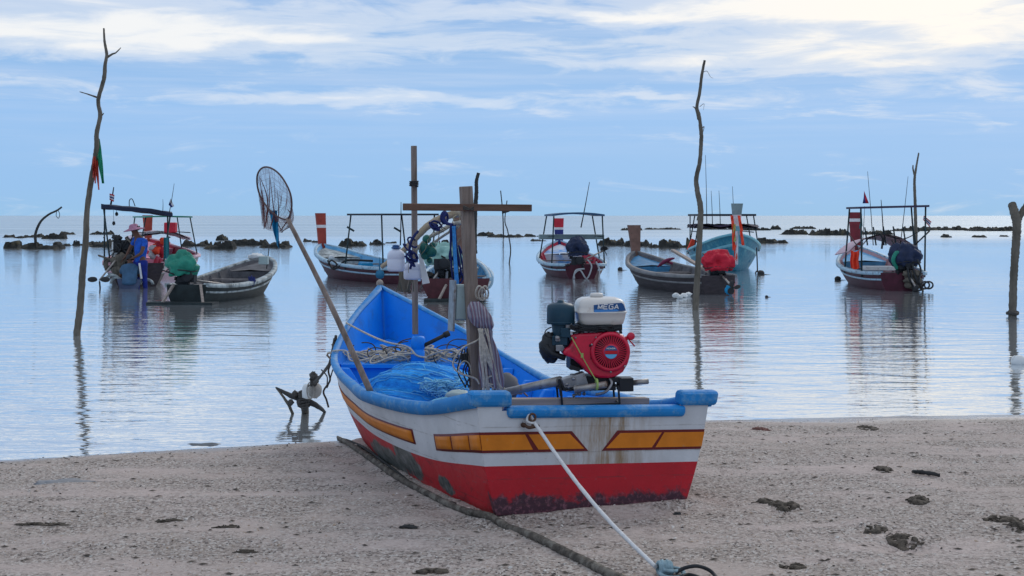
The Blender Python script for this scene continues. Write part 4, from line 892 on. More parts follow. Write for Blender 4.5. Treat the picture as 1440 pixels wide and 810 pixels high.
# old thick rope on the sand
def sp_(px, py, dz=.015):
    x, y = gp(px, py, .12)
    for _ in range(6): z = sandz(x, y); x, y = gp(px, py, z + dz)
    return Vector((x, y, sandz(x, y) + dz))
rp = [(462, 608), (474, 614), (495, 627), (520, 644), (548, 664), (575, 681), (602, 694), (632, 706), (660, 718), (688, 730), (715, 741), (745, 752), (775, 766), (805, 781), (835, 796), (868, 812), (900, 826)]
b = MB(); pts = crv([sp_(x, y, .012) for x, y in rp], 200); pts[0].z += .03; pts[1].z += .02
b.tube(pts, [.010, .018, .019, .018, .019, .020, .021, .021], 12, wob=.10, seed=3); prop(b, 'thick_rope', mat('rope_crusted', (.10, .085, .07), .95, var=.6, scale=22, bump=.012, bscale=60, col2=(.20, .18, .15)), 'long thick encrusted old rope lying on the sand along the boat', 'rope')
b = MB(); pts = crv([sp_(x, y, .008) for x, y in ((470, 613), (505, 626), (540, 650), (580, 678), (612, 700), (640, 708))], 60); b.tube(pts, .010, 8, wob=.2, seed=5); prop(b, 'stick', m_stickd, 'thin dark stick lying against the thick old rope', 'stick')
# white mooring line with knot and dark ring
k0 = sp_(922, 797, .03); r0 = wrld(bl(750, 592, -.03))
b = MB(); pts = [r0.lerp(k0, t) + Vector((0, 0, -.05 * math.sin(PI * t))) for t in lin(0, 1, 60)]; b.tube(pts, .0095, 8, wob=.08, seed=8)
b.tube(crv([r0 + Vector((.0, -.0, .0)), r0 + Vector((-.02, 0, .03)), r0 + Vector((-.03, -.02, 0)), r0 + Vector((.01, -.02, -.01))], 14), .008, 7); prop(b, 'mooring_rope', mat('rope_white', (.60, .60, .60), .8, var=.12, scale=60, bump=.002, bscale=160), 'taut white mooring rope from the stern down to the sand', 'rope')
b = MB()
for i in range(5):
    c0 = k0 + Vector((.008 + .011 * i, -.01, -.005 + .004 * (i % 2))); b.tube([c0 + Vector((.012 * math.sin(a * .5), .030 * math.cos(a), .026 * math.sin(a))) for a in lin(0, 2 * PI, 18)], .009, 7)
c0 = sp_(945, 806, .012); b.tube([c0 + Vector((.05 * math.cos(a), .045 * math.sin(a), .01 * math.sin(a))) for a in lin(0, 2 * PI, 26)], .010, 8, closed=False); b.tube([c0 + Vector((.035 * math.cos(a), .03 * math.sin(a), .016)) for a in lin(0, 2 * PI, 22)], .007, 8)
prop(b, 'rope_knot', mat('rope_teal', (.22, .32, .36), .8, var=.3, scale=60), 'knot of grey blue rope on the sand ending the white line', 'knot')
b = MB(); b.tube(crv([sp_(950, 806, .02), sp_(962, 799, .04), sp_(980, 796, .05), sp_(996, 801, .03), sp_(1006, 810, .01), sp_(1012, 822, .01)], 40), .0085, 8); b.tube(crv([sp_(956, 812, .01), sp_(970, 808, .012), sp_(990, 815, .01)], 20), .008, 8)
prop(b, 'rubber_cord', m_blk2, 'dark cord curving over the sand beside the rope knot', 'cord')

# ================================================================ boats moored behind
BK = [0, .12, .35, .6, .8, .92, 1.]
def solve(sx, row, bx, L):
    Y0 = 3500 / (row - HY); X0 = (sx - 720) * Y0 / F; ph = 0
    for _ in range(40):
        Yb = Y0 + L * math.cos(ph); ph = math.asin(max(-1, min(1, ((bx - 720) / F * Yb - X0) / L)))
    return X0, Y0, -ph
def moored(label, X0, Y0, yaw, L, beam, zs, low, side, rim, inner, floor, post=None, deckm=None, stern=.5, bulk=True, roll=0.0, thw=3, name='moored_boat', cat='boat'):
    t = thing(name, label, cat, (X0, Y0, 0), (0, roll, yaw), 'boats moored in the shallows')
    H_ = Hull(L, BK, [beam * k for k in (stern, .80, 1, .98, .74, .42, .03)], zs, [beam * k for k in (stern * .6, .5, .62, .58, .38, .18, .0)], [-.12, -.14, -.15, -.15, -.12, -.05, .05], .08, .04, keel=[-.2, -.22, -.25, -.25, -.2, -.1, .05])
    H_.root = t; qs = lin(0, 1, 33); b = MB()
    for sg in (-1, 1):
        b.grid([[H_.side(q, k, sg) for k in lin(0, .62, 6)] for q in qs], mi=0); b.grid([[H_.side(q, k, sg) for k in lin(.62, 1, 5)] for q in qs], mi=1)
        b.grid([[Vector((0, H_.side(q, 0, sg).y, H_.kz(q))), H_.side(q, 0, sg)] for q in qs], mi=0)
    rows = [[Vector((H_.side(0, k, 1).x * x, -.06 * (1 - abs(x)), H_.side(0, k, 1).z)) for x in lin(-1, 1, 7)] for k in lin(0, 1, 5)]
    b.grid(rows, False, 0); b.build('hull', [low, side], t)
    b = MB()
    for sg in (-1, 1): b.grid([[H_.side(q, k, sg, .045) for k in lin(.35, 1, 5)] for q in lin(.01, .985, 28)])
    b.build('inner_planking', inner, t)
    b = MB(); b.grid([[H_.side(q, .36, -1, .04), H_.side(q, .36, 1, .04)] for q in lin(.01, .97, 24)]); b.build('floor', floor, t)
    for sg in (-1, 1):
        b = MB(); rows = []
        for q in qs:
            p = H_.side(q, 1, sg, 0)
            ou = H_.side(q, 1, sg, -.045); iu = H_.side(q, 1, sg, .05)
            rows.append([ou + Vector((0, 0, -.055)), ou + Vector((0, 0, .02)), iu + Vector((0, 0, .03)), iu + Vector((0, 0, -.03))])
        b.grid(rows, True, closeu=True); b.add(rows[0], [(0, 1, 2, 3)], False); b.build('gunwale', rim, t)
        b = MB(); rows = []
        for q in qs:
            ou = H_.side(q, .74, sg, -.012); ou2 = H_.side(q, .66, sg, -.012); iu = H_.side(q, .66, sg, .01); iu2 = H_.side(q, .74, sg, .01); rows.append([ou, ou2, iu, iu2])
        b.grid(rows, True, closeu=True); b.build('rub_strake', rim, t)
    for i in range(thw):
        q = (.22, .42, .62, .30)[i]; z_ = H_.side(q, .8, 1).z; x_ = H_.side(q, .8, 1, .04).x
        b = MB(); b.beam((-x_, q * L, z_), (x_, q * L, z_), .16, .035); b.build('thwart', floor, t)
    for k, q in enumerate(lin(.12, .78, 9)):
        for sg in (-1, 1):
            b = MB(); o_ = [H_.side(q, k2, sg, .04) for k2 in lin(.36, .95, 4)]; b.prism(o_ + [p + Vector((-sg * .05, 0, 0)) for p in o_[::-1]], (0, .05, 0)); b.build('rib', inner, t)
    if bulk:
        q0 = .78; z_ = H_.side(q0, .88, 1).z; b = MB(); rows = []
        for q in lin(q0, .97, 8): p = H_.side(q, .88, 1, .04); rows.append([Vector((-p.x, p.y, p.z)), Vector((0, p.y, p.z + .04)), Vector((p.x, p.y, p.z))])
        b.grid(rows); p = H_.side(q0, .88, 1, .04); p2 = H_.side(q0, .36, 1, .04); b.prism([(-p.x, p.y, p.z), (p.x, p.y, p.z), (p2.x, p.y, p2.z), (-p2.x, p.y, p2.z)], (0, .03, 0))
        b.build('fore_deck', deckm or inner, t)
    if post:
        h_, w0, w1, mats_, stops = post; tp = H_.side(1, 1, 1); b = MB(); n = 14; rows = []
        for i in range(n + 1):
            k = i / n; ww = (w0 + (w1 - w0) * k ** 1.6) / 2; y = tp.y - .10 + .14 * k + .05 * k * k; z = tp.z - .30 + (h_ + .30) * k; th = .055
            rows.append([Vector((-ww, y - th, z)), Vector((ww, y - th, z)), Vector((ww, y + th, z)), Vector((-ww, y + th, z))])
        for i in range(n):
            k = (i + .5) / n; mi = sum(1 for s_ in stops if k > s_); b.grid(rows[i:i + 2], False, mi, closeu=True)
        b.add(rows[-1], [(0, 1, 2, 3)], False, len(stops)); b.build('stem_post', mats_, t)
    XF[t.name] = XF[t.name]
    return t, H_
def canopy(t, H_, q0, q1, zt_, roofm, postm, half, th=.05, slope=0.0, arch=.04, rows_=2, side_rail=None, sag=0):
    L = H_.L; b = MB(); g_ = []
    for i in range(9):
        y = q0 * L - .15 + (q1 * L - q0 * L + .3) * i / 8
        g_.append([Vector((x * half, y, zt_ + slope * x + arch * (1 - x * x) + sag * math.sin(i * 2.1 + x * 4))) for x in lin(-1, 1, 11)])
    b.grid(g_, True); b.grid([[p - Vector((0, 0, th)) for p in r_] for r_ in g_], True)
    for ed in ((g_[0], -1), (g_[-1], 1)): b.grid([ed[0], [p - Vector((0, 0, th)) for p in ed[0]]], False)
    for k in (0, -1): b.grid([[r_[k] for r_ in g_], [r_[k] - Vector((0, 0, th)) for r_ in g_]], False)
    b.build('canopy_roof', roofm, t, fix=True)
    for q in ((q0, q1) if rows_ == 2 else lin(q0, q1, rows_)):
        for sg in (-1, 1):
            base = H_.side(q, .95, sg, .0); b = MB(); b.tube([base + Vector((0, 0, -.1)), Vector((sg * half * .93, q * L, zt_ + slope * sg - th))], .021, 7); b.build('canopy_post', postm, t)
    if side_rail:
        for sg in (-1, 1):
            b = MB(); b.tube([Vector((sg * half * .93, q0 * L, side_rail)), Vector((sg * half * .93, q1 * L, side_rail))], .016, 6); b.build('canopy_rail', postm, t)
def propeller(b, c_, ax, r=.11, nb=3, mi=None):
    ax = Vector(ax).normalized(); q = Vector((0, 0, 1)).rotation_difference(ax); b.lathe([(.03, -.05), (.032, 0), (.01, .06)], c_, ax, 10, mi)
    for i in range(nb):
        a = 2 * PI * i / nb + .4; d = q @ Vector((math.cos(a), math.sin(a), 0)); s_ = q @ Vector((-math.sin(a), math.cos(a), 0)); s_ = (s_ + ax * .5).normalized()
        out = [c_ + d * (.02 + r * .9 * (.5 - .5 * math.cos(u))) + s_ * r * .42 * math.sin(u) for u in lin(0, 2 * PI, 15)[:-1]]
        b.prism(out, ax * .012, mi)
def engine_at(label, o, tail, seed, bm=None, sz=1.0, tailr=.022, sd_extra=True, name='boat_engine', prp=True, redpart=False):
    t = thing(name, label, 'engine', o); rs = random.Random(seed); b = MB()
    b.box((0, 0, .10), (.34 * sz, .30 * sz, .22 * sz)); b.box((-.06, 0, -.06), (.20, .16, .16)); b.lathe([(.09, 0), (.11, .04), (.11, .10)], (.05, -.15, .12), (0, -1, 0), 16)
    for i in range(16): b.box((rs.uniform(-.2, .2), rs.uniform(-.16, .1), rs.uniform(-.12, .26)), (rs.uniform(.03, .10), rs.uniform(.03, .1), rs.uniform(.03, .09)), (rs.uniform(-.5, .5), rs.uniform(-.5, .5), rs.uniform(-1, 1)))
    b.build('engine_block', bm or m_black, t, bevel=.006)
    b = MB(); b.beam((-.12, 0, -.05), (-.10, 0, -.45), .05, .05); b.build('mount', m_metal, t); b = MB(); b.beam((.10, 0, -.05), (.08, 0, -.45), .05, .05); b.build('mount', m_metal, t)
    tl = Vector(tail) - Vector(o); b = MB(); b.tube([(0, 0, .05), tl], tailr, 8); b.build('tail_shaft', m_pipe, t)
    b = MB(); b.tube([tl.normalized() * -.15 + Vector((0, 0, .08)), tl.normalized() * -.75 + Vector((0, 0, .18))], .016, 6); b.build('tiller', m_blk2, t)
    if prp: b = MB(); propeller(b, tl, tl, .17, 3); b.build('propeller', m_blk2, t)
    return t
def cover(c_, r_, m_, label, seed, name='engine_cover', amp=.12, fr=1.6, tie=True):
    b = MB(); c_ = Vector(c_); nu, nv = 64, 34; vs = []; so_ = Vector((seed * 3.3, seed, 0))
    for i in range(nv + 1):
        th = PI * .72 * i / nv
        for j in range(nu):
            a = 2 * PI * j / nu; d = Vector((math.sin(th) * math.cos(a), math.sin(th) * math.sin(a), math.cos(th)))
            k = 1 + amp * 2 * noise.noise(d * fr + so_) + (.07 * abs(math.sin(a * 5 + 2 * noise.noise(d * 2 + so_) * 2)) * (i / nv)) + .42 * (.2 - abs(noise.noise(Vector((d.x * 1.6, d.y * 1.6, d.z * 1.1)) + so_))) + .16 * (.2 - abs(noise.noise(Vector((d.x, d.y, d.z * .5)) * 4.5 + so_)))
            vs.append(c_ + Vector((d.x * r_[0], d.y * r_[1], d.z * r_[2])) * k)
    b.add(vs, [(i * nu + j, (i + 1) * nu + j, (i + 1) * nu + (j + 1) % nu, i * nu + (j + 1) % nu) for i in range(nv) for j in range(nu)])
    if tie: b.tube([c_ + Vector((r_[0] * .98 * math.cos(a), r_[1] * .98 * math.sin(a), -r_[2] * .38 + .02 * math.sin(3 * a))) for a in lin(0, 2 * PI, 36)], .012, 5, mi=1)
    return prop(b, name, [m_, m_blk2], label, 'cover', origin=c_)
def rod(px0, py0, px1, py1, Y, r=.012, t=None, name='rod'):
    b = MB(); b.tube(crv([P(px0, py0, Y), P((px0 + px1) / 2 + .3, (py0 + py1) / 2, Y), P(px1, py1, Y)], 10), [r, r * .4], 5)
    return b.build(name, m_blk2, t, world=True) if t else b
def flagpiece(corners, Y, cols, t=None):
    (ax_, ay), (bx_, by), (cx_, cy), (dx_, dy) = corners; b = MB(); n = len(cols)
    for i in range(n):
        k0, k1 = i / n, (i + 1) / n; rows = []
        for k in (k0, k1): rows.append([P(ax_ + (bx_ - ax_) * s_ + ((dx_ - ax_) + (cx_ - bx_ - dx_ + ax_) * s_) * k, ay + (by - ay) * s_ + ((dy - ay) + (cy - by - dy + ay) * s_) * k, Y + .04 * math.sin(s_ * 6)) for s_ in lin(0, 1, 6)])
        b.grid(rows, True, i)
    return b
m_frd = mat('flag_red', (.45, .02, .04), .7); m_fwh = mat('flag_white', (.6, .6, .62), .7); m_fbl = mat('flag_blue', (.02, .03, .16), .7)
THAI = [m_frd, m_fwh, m_fbl, m_fwh, m_frd]

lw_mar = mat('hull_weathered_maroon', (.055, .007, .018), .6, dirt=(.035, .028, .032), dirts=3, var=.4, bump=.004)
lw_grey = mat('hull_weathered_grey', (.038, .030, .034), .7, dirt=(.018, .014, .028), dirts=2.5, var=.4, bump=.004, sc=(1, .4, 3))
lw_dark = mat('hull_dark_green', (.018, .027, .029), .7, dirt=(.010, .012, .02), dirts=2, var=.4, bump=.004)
rim_w = mat('rim_pale_blue', (.33, .50, .62), .5, var=.2, dirt=(.12, .15, .19), dirts=6, dirtr=(.5, .65))
rim_g = mat('rim_grey', (.18, .18, .185), .7, var=.3, dirt=(.10, .10, .10), dirts=5, sc=(1, .5, 1))
rim_wh = mat('rim_white', (.36, .41, .42), .6, var=.3, dirt=(.10, .12, .13), dirts=5, dirtr=(.45, .6))
in_blue = mat('inner_blue', (.04, .18, .34), .6, var=.3, dirt=(.12, .15, .18), dirts=4)
in_lb = mat('inner_light_blue', (.12, .36, .60), .6, var=.2)
in_red = mat('inner_red', (.36, .02, .05), .6, var=.3, dirt=(.15, .02, .04))
in_grey = mat('inner_grey', (.10, .10, .11), .8, var=.4, dirt=(.08, .08, .09), dirts=5)
fl_grey = mat('floor_grey', (.19, .175, .175), .8, var=.35, sc=(1, .3, 1))
m_turq = mat('hull_turquoise', (.008, .16, .25), .55, var=.15, dirt=(.10, .32, .36), dirts=5, dirtr=(.5, .7))
m_turqr = mat('rim_turquoise', (.16, .42, .50), .55, var=.15)
m_brown = mat('post_brown', (.16, .09, .07), .7, var=.3); m_postr = mat('post_red', (.30, .045, .03), .65, var=.25, dirt=(.16, .04, .03)); m_postg = mat('post_grey', (.20, .27, .28), .7, var=.2)
m_roofd = mat('roof_dark', (.025, .03, .04), .7, var=.3); m_postm = mat('post_dark_green', (.02, .04, .045), .6); m_roofp = mat('roof_purple', (.045, .035, .07), .7, var=.3); m_awn = mat('awning_white', (.48, .34, .40), .6, var=.1, bump=.004, bscale=8)
m_roofb = mat('roof_blue', (.03, .08, .16), .6)

m_postd = mat('post_dark_red', (.17, .02, .03), .65, var=.25)
# right boat with tall canopy
X0, Y0, yw = solve(1268, 409, 1203, 6.2)
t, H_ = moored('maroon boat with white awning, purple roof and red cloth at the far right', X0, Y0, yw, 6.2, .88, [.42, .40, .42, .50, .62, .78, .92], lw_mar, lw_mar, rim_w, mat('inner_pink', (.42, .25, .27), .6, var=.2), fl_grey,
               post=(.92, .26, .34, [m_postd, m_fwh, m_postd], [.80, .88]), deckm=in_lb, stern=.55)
canopy(t, H_, .16, .42, 1.98, m_roofp, m_postm, .82, .05, .02, .0, 2, None)
YH = Y0 + 2.2
b = MB(); rows = []
for i in range(8):
    y = .34 * 6.2 + i * .32; rows.append([Vector((x * .86, y, .86 + .42 * (1 - abs(x) ** 2.4) - .02 * i)) for x in lin(-1, 1, 15)])
b.grid(rows, True); b.grid([[p - Vector((0, 0, .02)) for p in r_] for r_ in rows], True); b.build('awning', [m_awn], t)
for x, y0_, x1, y1_, yd in ((1220, 241, 1228, 345, .5), (1239, 281, 1243, 345, .8), (1277, 248, 1266, 345, .3), (1216, 290, 1211, 372, -.3)):
    rod(x1, y1_, x, y0_, YH + yd, .020 if x == 1239 else .012, t, 'fishing_rod')
for x in (1216, 1228, 1242, 1256, 1270, 1284):
    b = MB(); b.tube([P(x + 4, 345, YH), P(x, 318 + abs(x - 1250) * .05, YH)], .018, 6); b.build('awning_stay', m_postm, t, world=True)
b = MB(); b.tube(crv([P(1194, 330, YH), P(1205, 345, YH - .5), P(1208, 350, YH - .6), P(1222, 335, YH), P(1240, 330, YH), P(1270, 336, YH), P(1293, 325, YH)], 30), .014, 5); b.tube(crv([P(1236, 328, YH - .3), P(1241, 335, YH - .3), P(1240, 350, YH - .3)], 8), .025, 5); b.tube([P(1286, 345, YH - 1), P(1307, 325, YH - 1)], .02, 6); b.build('awning_rope', m_blk2, t, world=True)
b = flagpiece(((1215, 268), (1222, 286), (1213, 286), (1215, 275)), YH, [m_frd, m_fbl]); prop(b, 'flag', [m_frd, m_fbl], 'small dark red pennant above the left end of the purple roof', 'flag')
b = flagpiece(((1299, 303), (1310, 312), (1307, 319), (1298, 309)), YH - .5, THAI); prop(b, 'flag', THAI, 'small striped flag on the right canopy post of the far right boat', 'flag')
b = flagpiece(((1212, 300), (1213, 318), (1208, 322), (1210, 310)), YH - .8, [mat('cloth_teal', (.01, .20, .22), .7)]); prop(b, 'rag', bpy.data.materials['cloth_teal'], 'teal rag on the left canopy post of the far right boat', 'cloth')
b = MB(); rows = [[P(1196 + 12 * s_ + .6 * math.sin(i), 351 + 25 * i / 8 + 3 * math.sin(s_ * 3), Y0 + 1.0 + .05 * math.sin(s_ * 14)) for s_ in lin(0, 1, 18)] for i in range(9)]
b.grid(rows, True); prop(b, 'red_cloth', m_orange, 'bright red orange cloth hanging on the left side of the far right boat', 'cloth')
b = MB(); b.box(P(1243, 377, Y0 + 1.4), (.95, .5, .10), (0, 0, yw)); prop(b, 'foam_box', m_foam, 'white foam slab lying across the far right boat', 'foam', bevel=.01)
eo = P(1272, 378, Y0 + .1); engine_at('outboard engine under the navy cover on the far right boat', eo, P(1290, 408, Y0 - .45), 31)
cover(P(1273, 361, Y0 + .1), (.36, .30, .32), m_navy, 'navy cover over the engine of the far right boat', 3)
b = MB(); b.tube(crv([P(1268, 370, Y0), P(1262, 355, Y0 - .1), P(1256, 366, Y0 - .1), P(1262, 378, Y0)], 16), .05, 6); prop(b, 'green_strap', m_green, 'green cloth strip under the navy engine cover', 'cloth')
b = MB()
for pts in (((1283, 372), (1288, 390), (1296, 403), (1300, 398)), ((1276, 375), (1280, 395), (1290, 400), (1285, 385)), ((1290, 365), (1295, 380), (1292, 395), (1298, 410), (1300, 425)), ((1280, 380), (1284, 400), (1284, 414), (1284, 420))):
    b.tube(crv([P(x, y, Y0 - .2) for x, y in pts], 20), .022, 6)
for cx_ in (1301, 1306): b.tube([P(cx_ + 6 * math.cos(a), 401 + 5 * math.sin(a), Y0 - .3) for a in lin(0, 2 * PI, 20)], .02, 6)
prop(b, 'hose_coil', m_blk2, 'dark hoses and coil trailing behind the engine at the far right', 'hose')
b = MB()
for i in range(9): b.blob(P(1275 + (i % 3) * 7 + i * .4, 385 + (i // 3) * 8, Y0 - .12), (.09, .08, .08), .3, seed=40 + i, nu=10, nv=7)
prop(b, 'net_clump', m_stick, 'grey clump of net hanging at the stern of the far right boat', 'net')

# turquoise boat, bow towards the viewer
bwx, bwy = (1036 - 720) * 44.0 / F, 44.0; stx, sty = (1002 - 720) * 51.5 / F, 51.5; L = math.hypot(stx - bwx, sty - bwy); yw = math.atan2(-(bwx - stx), (bwy - sty))
t, H_ = moored('turquoise boat with its high bow towards the beach and red ribbons', stx, sty, yw, L, 1.12, [.55, .52, .55, .70, .90, 1.08, 1.20], m_turq, m_turq, m_turqr, in_blue, fl_grey,
               post=(.92, .16, .36, [m_turqr, m_fwh, m_postg], [.42, .70]), stern=.6)
canopy(t, H_, .12, .62, 1.80, m_roofd, m_postm, .95, .07, 0, .0, 3, 1.2)
b = MB(); rows = [[Vector((x * 1.02, .15 * L + i * .5, 1.42 + .05 * math.sin(i * 2 + x * 5))) for x in lin(-1, 1, 9)] for i in range(9)]; b.grid(rows, True); b.grid([[p - Vector((0, 0, .06)) for p in r_] for r_ in rows]); b.build('deck_cover', m_roofp, t)
for x, y0_ in ((992, 238), (1000, 268), (1011, 268), (1030, 262)): rod(x + 2, 320, x, y0_ - (20 if x < 1000 else 0), 49, .016, t, 'aerial')
Yg = 43.7
b = MB()
for (xs0, x1, y0_, y1_, mi) in ((1029, 1030, 318, 352, 0), (1037, 1041, 303, 325, 0), (1034, 1034, 325, 372, 1), (1040, 1043, 325, 345, 0), (1027, 1029, 303, 318, 0), (1030.5, 1031, 315, 340, 2), (1032, 1033, 345, 367, 0)):
    rows = [[P(xs0 + (x1 - xs0) * k + s_ * 4, y0_ + (y1_ - y0_) * k, Yg + .05 * math.sin(s_ * 5 + k * 9 + xs0)) for s_ in lin(0, 1, 5)] for k in lin(0, 1, 12)]; b.grid(rows, True, mi)
prop(b, 'bow_ribbons', [m_orange, mat('ribbon_white', (.60, .60, .66), .7), mat('ribbon_yellow', (.42, .40, .12), .7)], 'red, white and yellow ribbons tied round the turquoise bow post', 'ribbon')
b = MB(); b.box(P(973, 345, 48), (.20, .15, .42), (0, R(22), 0)); prop(b, 'life_vest', m_orange, 'orange float board on the left side of the turquoise boat', 'float', bevel=.03)
b = MB(); b.tube(crv([P(1064, 348, 43), P(1065, 375, 43), P(1065, 383, 43)], 12), .02, 6); b.tube([P(1065 + 2.5 * math.cos(a), 385 + 4 * math.sin(a), 43) for a in lin(0, 2 * PI, 16)], .02, 6); b.tube([P(1065, 389, 43), G(1065, 400, -.1)], .012, 5); prop(b, 'bow_rope', m_blk2, 'dark rope with ring hanging right of the turquoise boat', 'rope')

# low wooden boat with brown stem post
X0, Y0, yw = solve(1010, 414, 893, 5.6)
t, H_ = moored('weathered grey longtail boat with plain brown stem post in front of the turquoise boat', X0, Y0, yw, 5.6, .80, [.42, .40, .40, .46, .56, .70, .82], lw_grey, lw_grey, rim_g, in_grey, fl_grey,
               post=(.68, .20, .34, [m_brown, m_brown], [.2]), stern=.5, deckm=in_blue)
eo = P(1008, 384, Y0 + .25); engine_at('longtail engine under the red cloth with its propeller over the water', eo, P(1031, 404, Y0 - .5), 17)
b = MB(); c_ = P(1029, 397, Y0 - .45); b.blob(P(1024, 408, Y0 - .4), (.07, .05, .09), .3, seed=3); prop(b, 'wet_rag', m_cyan, 'cyan rag caught beside the propeller of the grey boat', 'cloth')
cover(P(1010, 369, Y0 + .2), (.35, .28, .27), m_redc, 'crumpled red cloth over the engine of the weathered grey boat', 7, 'cloth_cover')
b = MB(); b.beam(P(946, 352, Y0 + 2.3), P(1004, 386, Y0 + .3), .10, .05); prop(b, 'plank', m_plank, 'pale plank lying along the right gunwale of the weathered grey boat', 'plank')
b = MB(); b.tube(crv([P(925, 375, Y0 + 2.8), P(936, 367, Y0 + 2.6), P(948, 363, Y0 + 2.4)], 10), [.02, .05, .02], 7, wob=.3); b.tube([P(936, 367, Y0 + 2.6), P(946, 371, Y0 + 2.6)], .03, 6); prop(b, 'maroon_cloth', mat('cloth_maroon', (.20, .03, .08), .8), 'maroon cloth draped inside the weathered grey boat', 'cloth')
b = MB()
for i in range(4): b.blob(G(950 + i * 6, 420 - i * 1.5, .02) + Vector((0, 0, .02 + (.05 if i == 0 else 0))), (.07, .10, .05), .3, seed=60 + i, nu=10, nv=7)
prop(b, 'floating_litter', m_foam, 'pale floating litter on the water beside the weathered grey boat', 'litter')

# centre right boat with canopy frame and raised propeller
X0, Y0, yw = solve(818, 392, 786, 6.4)
t, H_ = moored('blue rimmed boat with red inside and navy covered engine in the middle distance', X0, Y0, yw, 6.4, .92, [.40, .38, .40, .50, .64, .82, .94], lw_mar, lw_mar, rim_w, in_red, fl_grey,
               post=(.72, .24, .32, [m_fbl, m_fwh, m_frd], [.62, .72]), stern=.5, deckm=mat('deck_white_blue', (.50, .55, .62), .6, col2=(.05, .25, .60), scale=2))
canopy(t, H_, .14, .5, 1.78, m_roofb, m_postm, .74, .05, 0, .06, 2, 1.15)
b = MB(); b.box((0, .42 * 6.4, 1.12), (1.9, .5, .14)); b.build('canopy_shelf', m_postg, t, bevel=.02)
rod(817, 320, 829, 256, Y0 + 1.5, .02, t, 'aerial')
engine_at('longtail engine with propeller raised to the right behind the navy cover', P(812, 372, Y0 + .1), P(850, 352, Y0 + .6), 22)
cover(P(812, 349, Y0 + .1), (.30, .28, .30), m_navy, 'round navy cover on the engine in front of the blue canopy frame', 11)
b = MB()
for pts in (((826, 365), (832, 375), (825, 392), (816, 380), (808, 385), (808, 392)), ((838, 368), (843, 380), (842, 395), (842, 402)), ((806, 392), (810, 380), (822, 378))): b.tube(crv([P(x, y, Y0 - .15) for x, y in pts], 20), .022, 6)
prop(b, 'hose', mat('hose_pale', (.34, .36, .38), .6), 'pale hoses hanging over the stern of the middle distance boat', 'hose')

# blue and white boat, left of the beached boat
X0, Y0, yw = solve(590, 400, 452, 7.0)
t, H_ = moored('pale blue rimmed boat with plain canopy frame behind the dip net', X0, Y0, yw, 7.0, .92, [.42, .40, .42, .50, .64, .80, .90], lw_mar, lw_mar, rim_w, in_lb, fl_grey,
               post=(.92, .22, .30, [m_postr, m_fwh, m_postr], [.62, .74]), stern=.5, deckm=rim_wh)
canopy(t, H_, .10, .40, 1.80, m_roofd, m_postm, .80, .05, 0, .0, 2, None)
rod(563, 345, 564, 284, Y0 + 1, .02, t, 'aerial')
for x, y in ((493, 322), (559, 323)): b = MB(); b.beam(P(x - 5, y - 3, Y0 + 1.5), P(x + 5, y + 3, Y0 + 1.5), .04, .05); b.build('cleat', m_postm, t, world=True)
b = MB(); b.blob(P(466, 362, Y0 + 3.2), (.08, .06, .07), .1, seed=8); prop(b, 'white_float', m_foam, 'small white float on the left rim of the pale blue rimmed boat', 'float')
b = MB(); b.tube(crv([P(461, 366, Y0 + 2.3), P(468, 378, Y0 + 2.2), P(478, 374, Y0 + 2.2), P(488, 366, Y0 + 2.2), P(524, 367, Y0 + 2)], 24), .03, 6); b.tube(crv([P(461, 372, Y0 + 2.2), P(466, 366, Y0 + 2.2), P(474, 372, Y0 + 2.2), P(468, 376, Y0 + 2.2)], 14), .025, 6); prop(b, 'dark_hose', m_blk2, 'dark hose and pole hanging over the rim of the pale blue rimmed boat', 'hose')
b = MB(); b.box(P(514, 374, Y0 + 2), (.32, .3, .16), (0, 0, yw)); prop(b, 'blue_crate', m_cyan, 'blue crate in the pale blue rimmed boat', 'crate', bevel=.02)

# dark red boat seen from the stern behind the mast
X0, Y0, yw = solve(640, 423, 646, 6.0)
t, H_ = moored('dark red boat with pale green tarp, stern on, right behind the mast', X0, Y0, yw, 6.0, .76, [.46, .42, .40, .46, .58, .74, .86], mat('hull_dark_red', (.075, .02, .025), .65, var=.4, dirt=(.03, .02, .025)), lw_mar, rim_w, in_blue, fl_grey,
               post=(.90, .22, .30, [m_brown, m_brown], [.3]), stern=.94, deckm=rim_wh)
b = MB(); b.box((0, -.25, .03), (1.25, .35, .05)); b.build('stern_board', lw_dark, t); b = MB(); b.beam((-.18, -.05, .33), (-.32, -.30, .05), .04, .04); b.build('stay', m_plank, t); b = MB(); b.beam((.18, -.05, .33), (.28, -.30, .05), .04, .04); b.build('stay', m_plank, t)
b = MB(); rows = [[P(660 + 30 * (.5 - .5 * math.cos(k * PI)) + s_ * 3 * math.sin(k * PI) * 2, 362 + 42 * k + s_ * 2, Y0 + 1.6 - k * .9) for s_ in (0, 1)] for k in lin(0, 1, 20)]
cover(P(624, 361, Y0 + .9), (.40, .30, .27), m_pgreen, 'pale green tarp over gear on the dark red boat', 13, 'tarp', tie=False)
engine_at('dark engine under the pale green tarp of the dark red boat', P(622, 378, Y0 + .6), P(606, 398, Y0 + .3), 41, prp=False)
b = MB()
for k in range(3): b.tube(crv([P(x + k * 3, y + k * 1.5, Y0 + .9 + k * .05) for x, y in ((664, 366), (676, 372), (685, 385), (685, 396), (678, 403), (668, 402))], 24), .035, 7, mi=k % 2)  # striped tubes tracing the boat's curved right gunwale
prop(b, 'rim_curve', [rim_w, m_foam], 'curved pale tubes forming the right gunwale of the dark red boat', 'hose')
b = MB()
for i in range(10): b.box(P(600 + i * 5.5, 385 + (i % 3) * 3, Y0 + .9), (.14, .12, .10), (i, i * .4, i * .7))
prop(b, 'gear_pile', m_blk2, 'dark pile of gear in the stern of the dark red boat', 'gear')

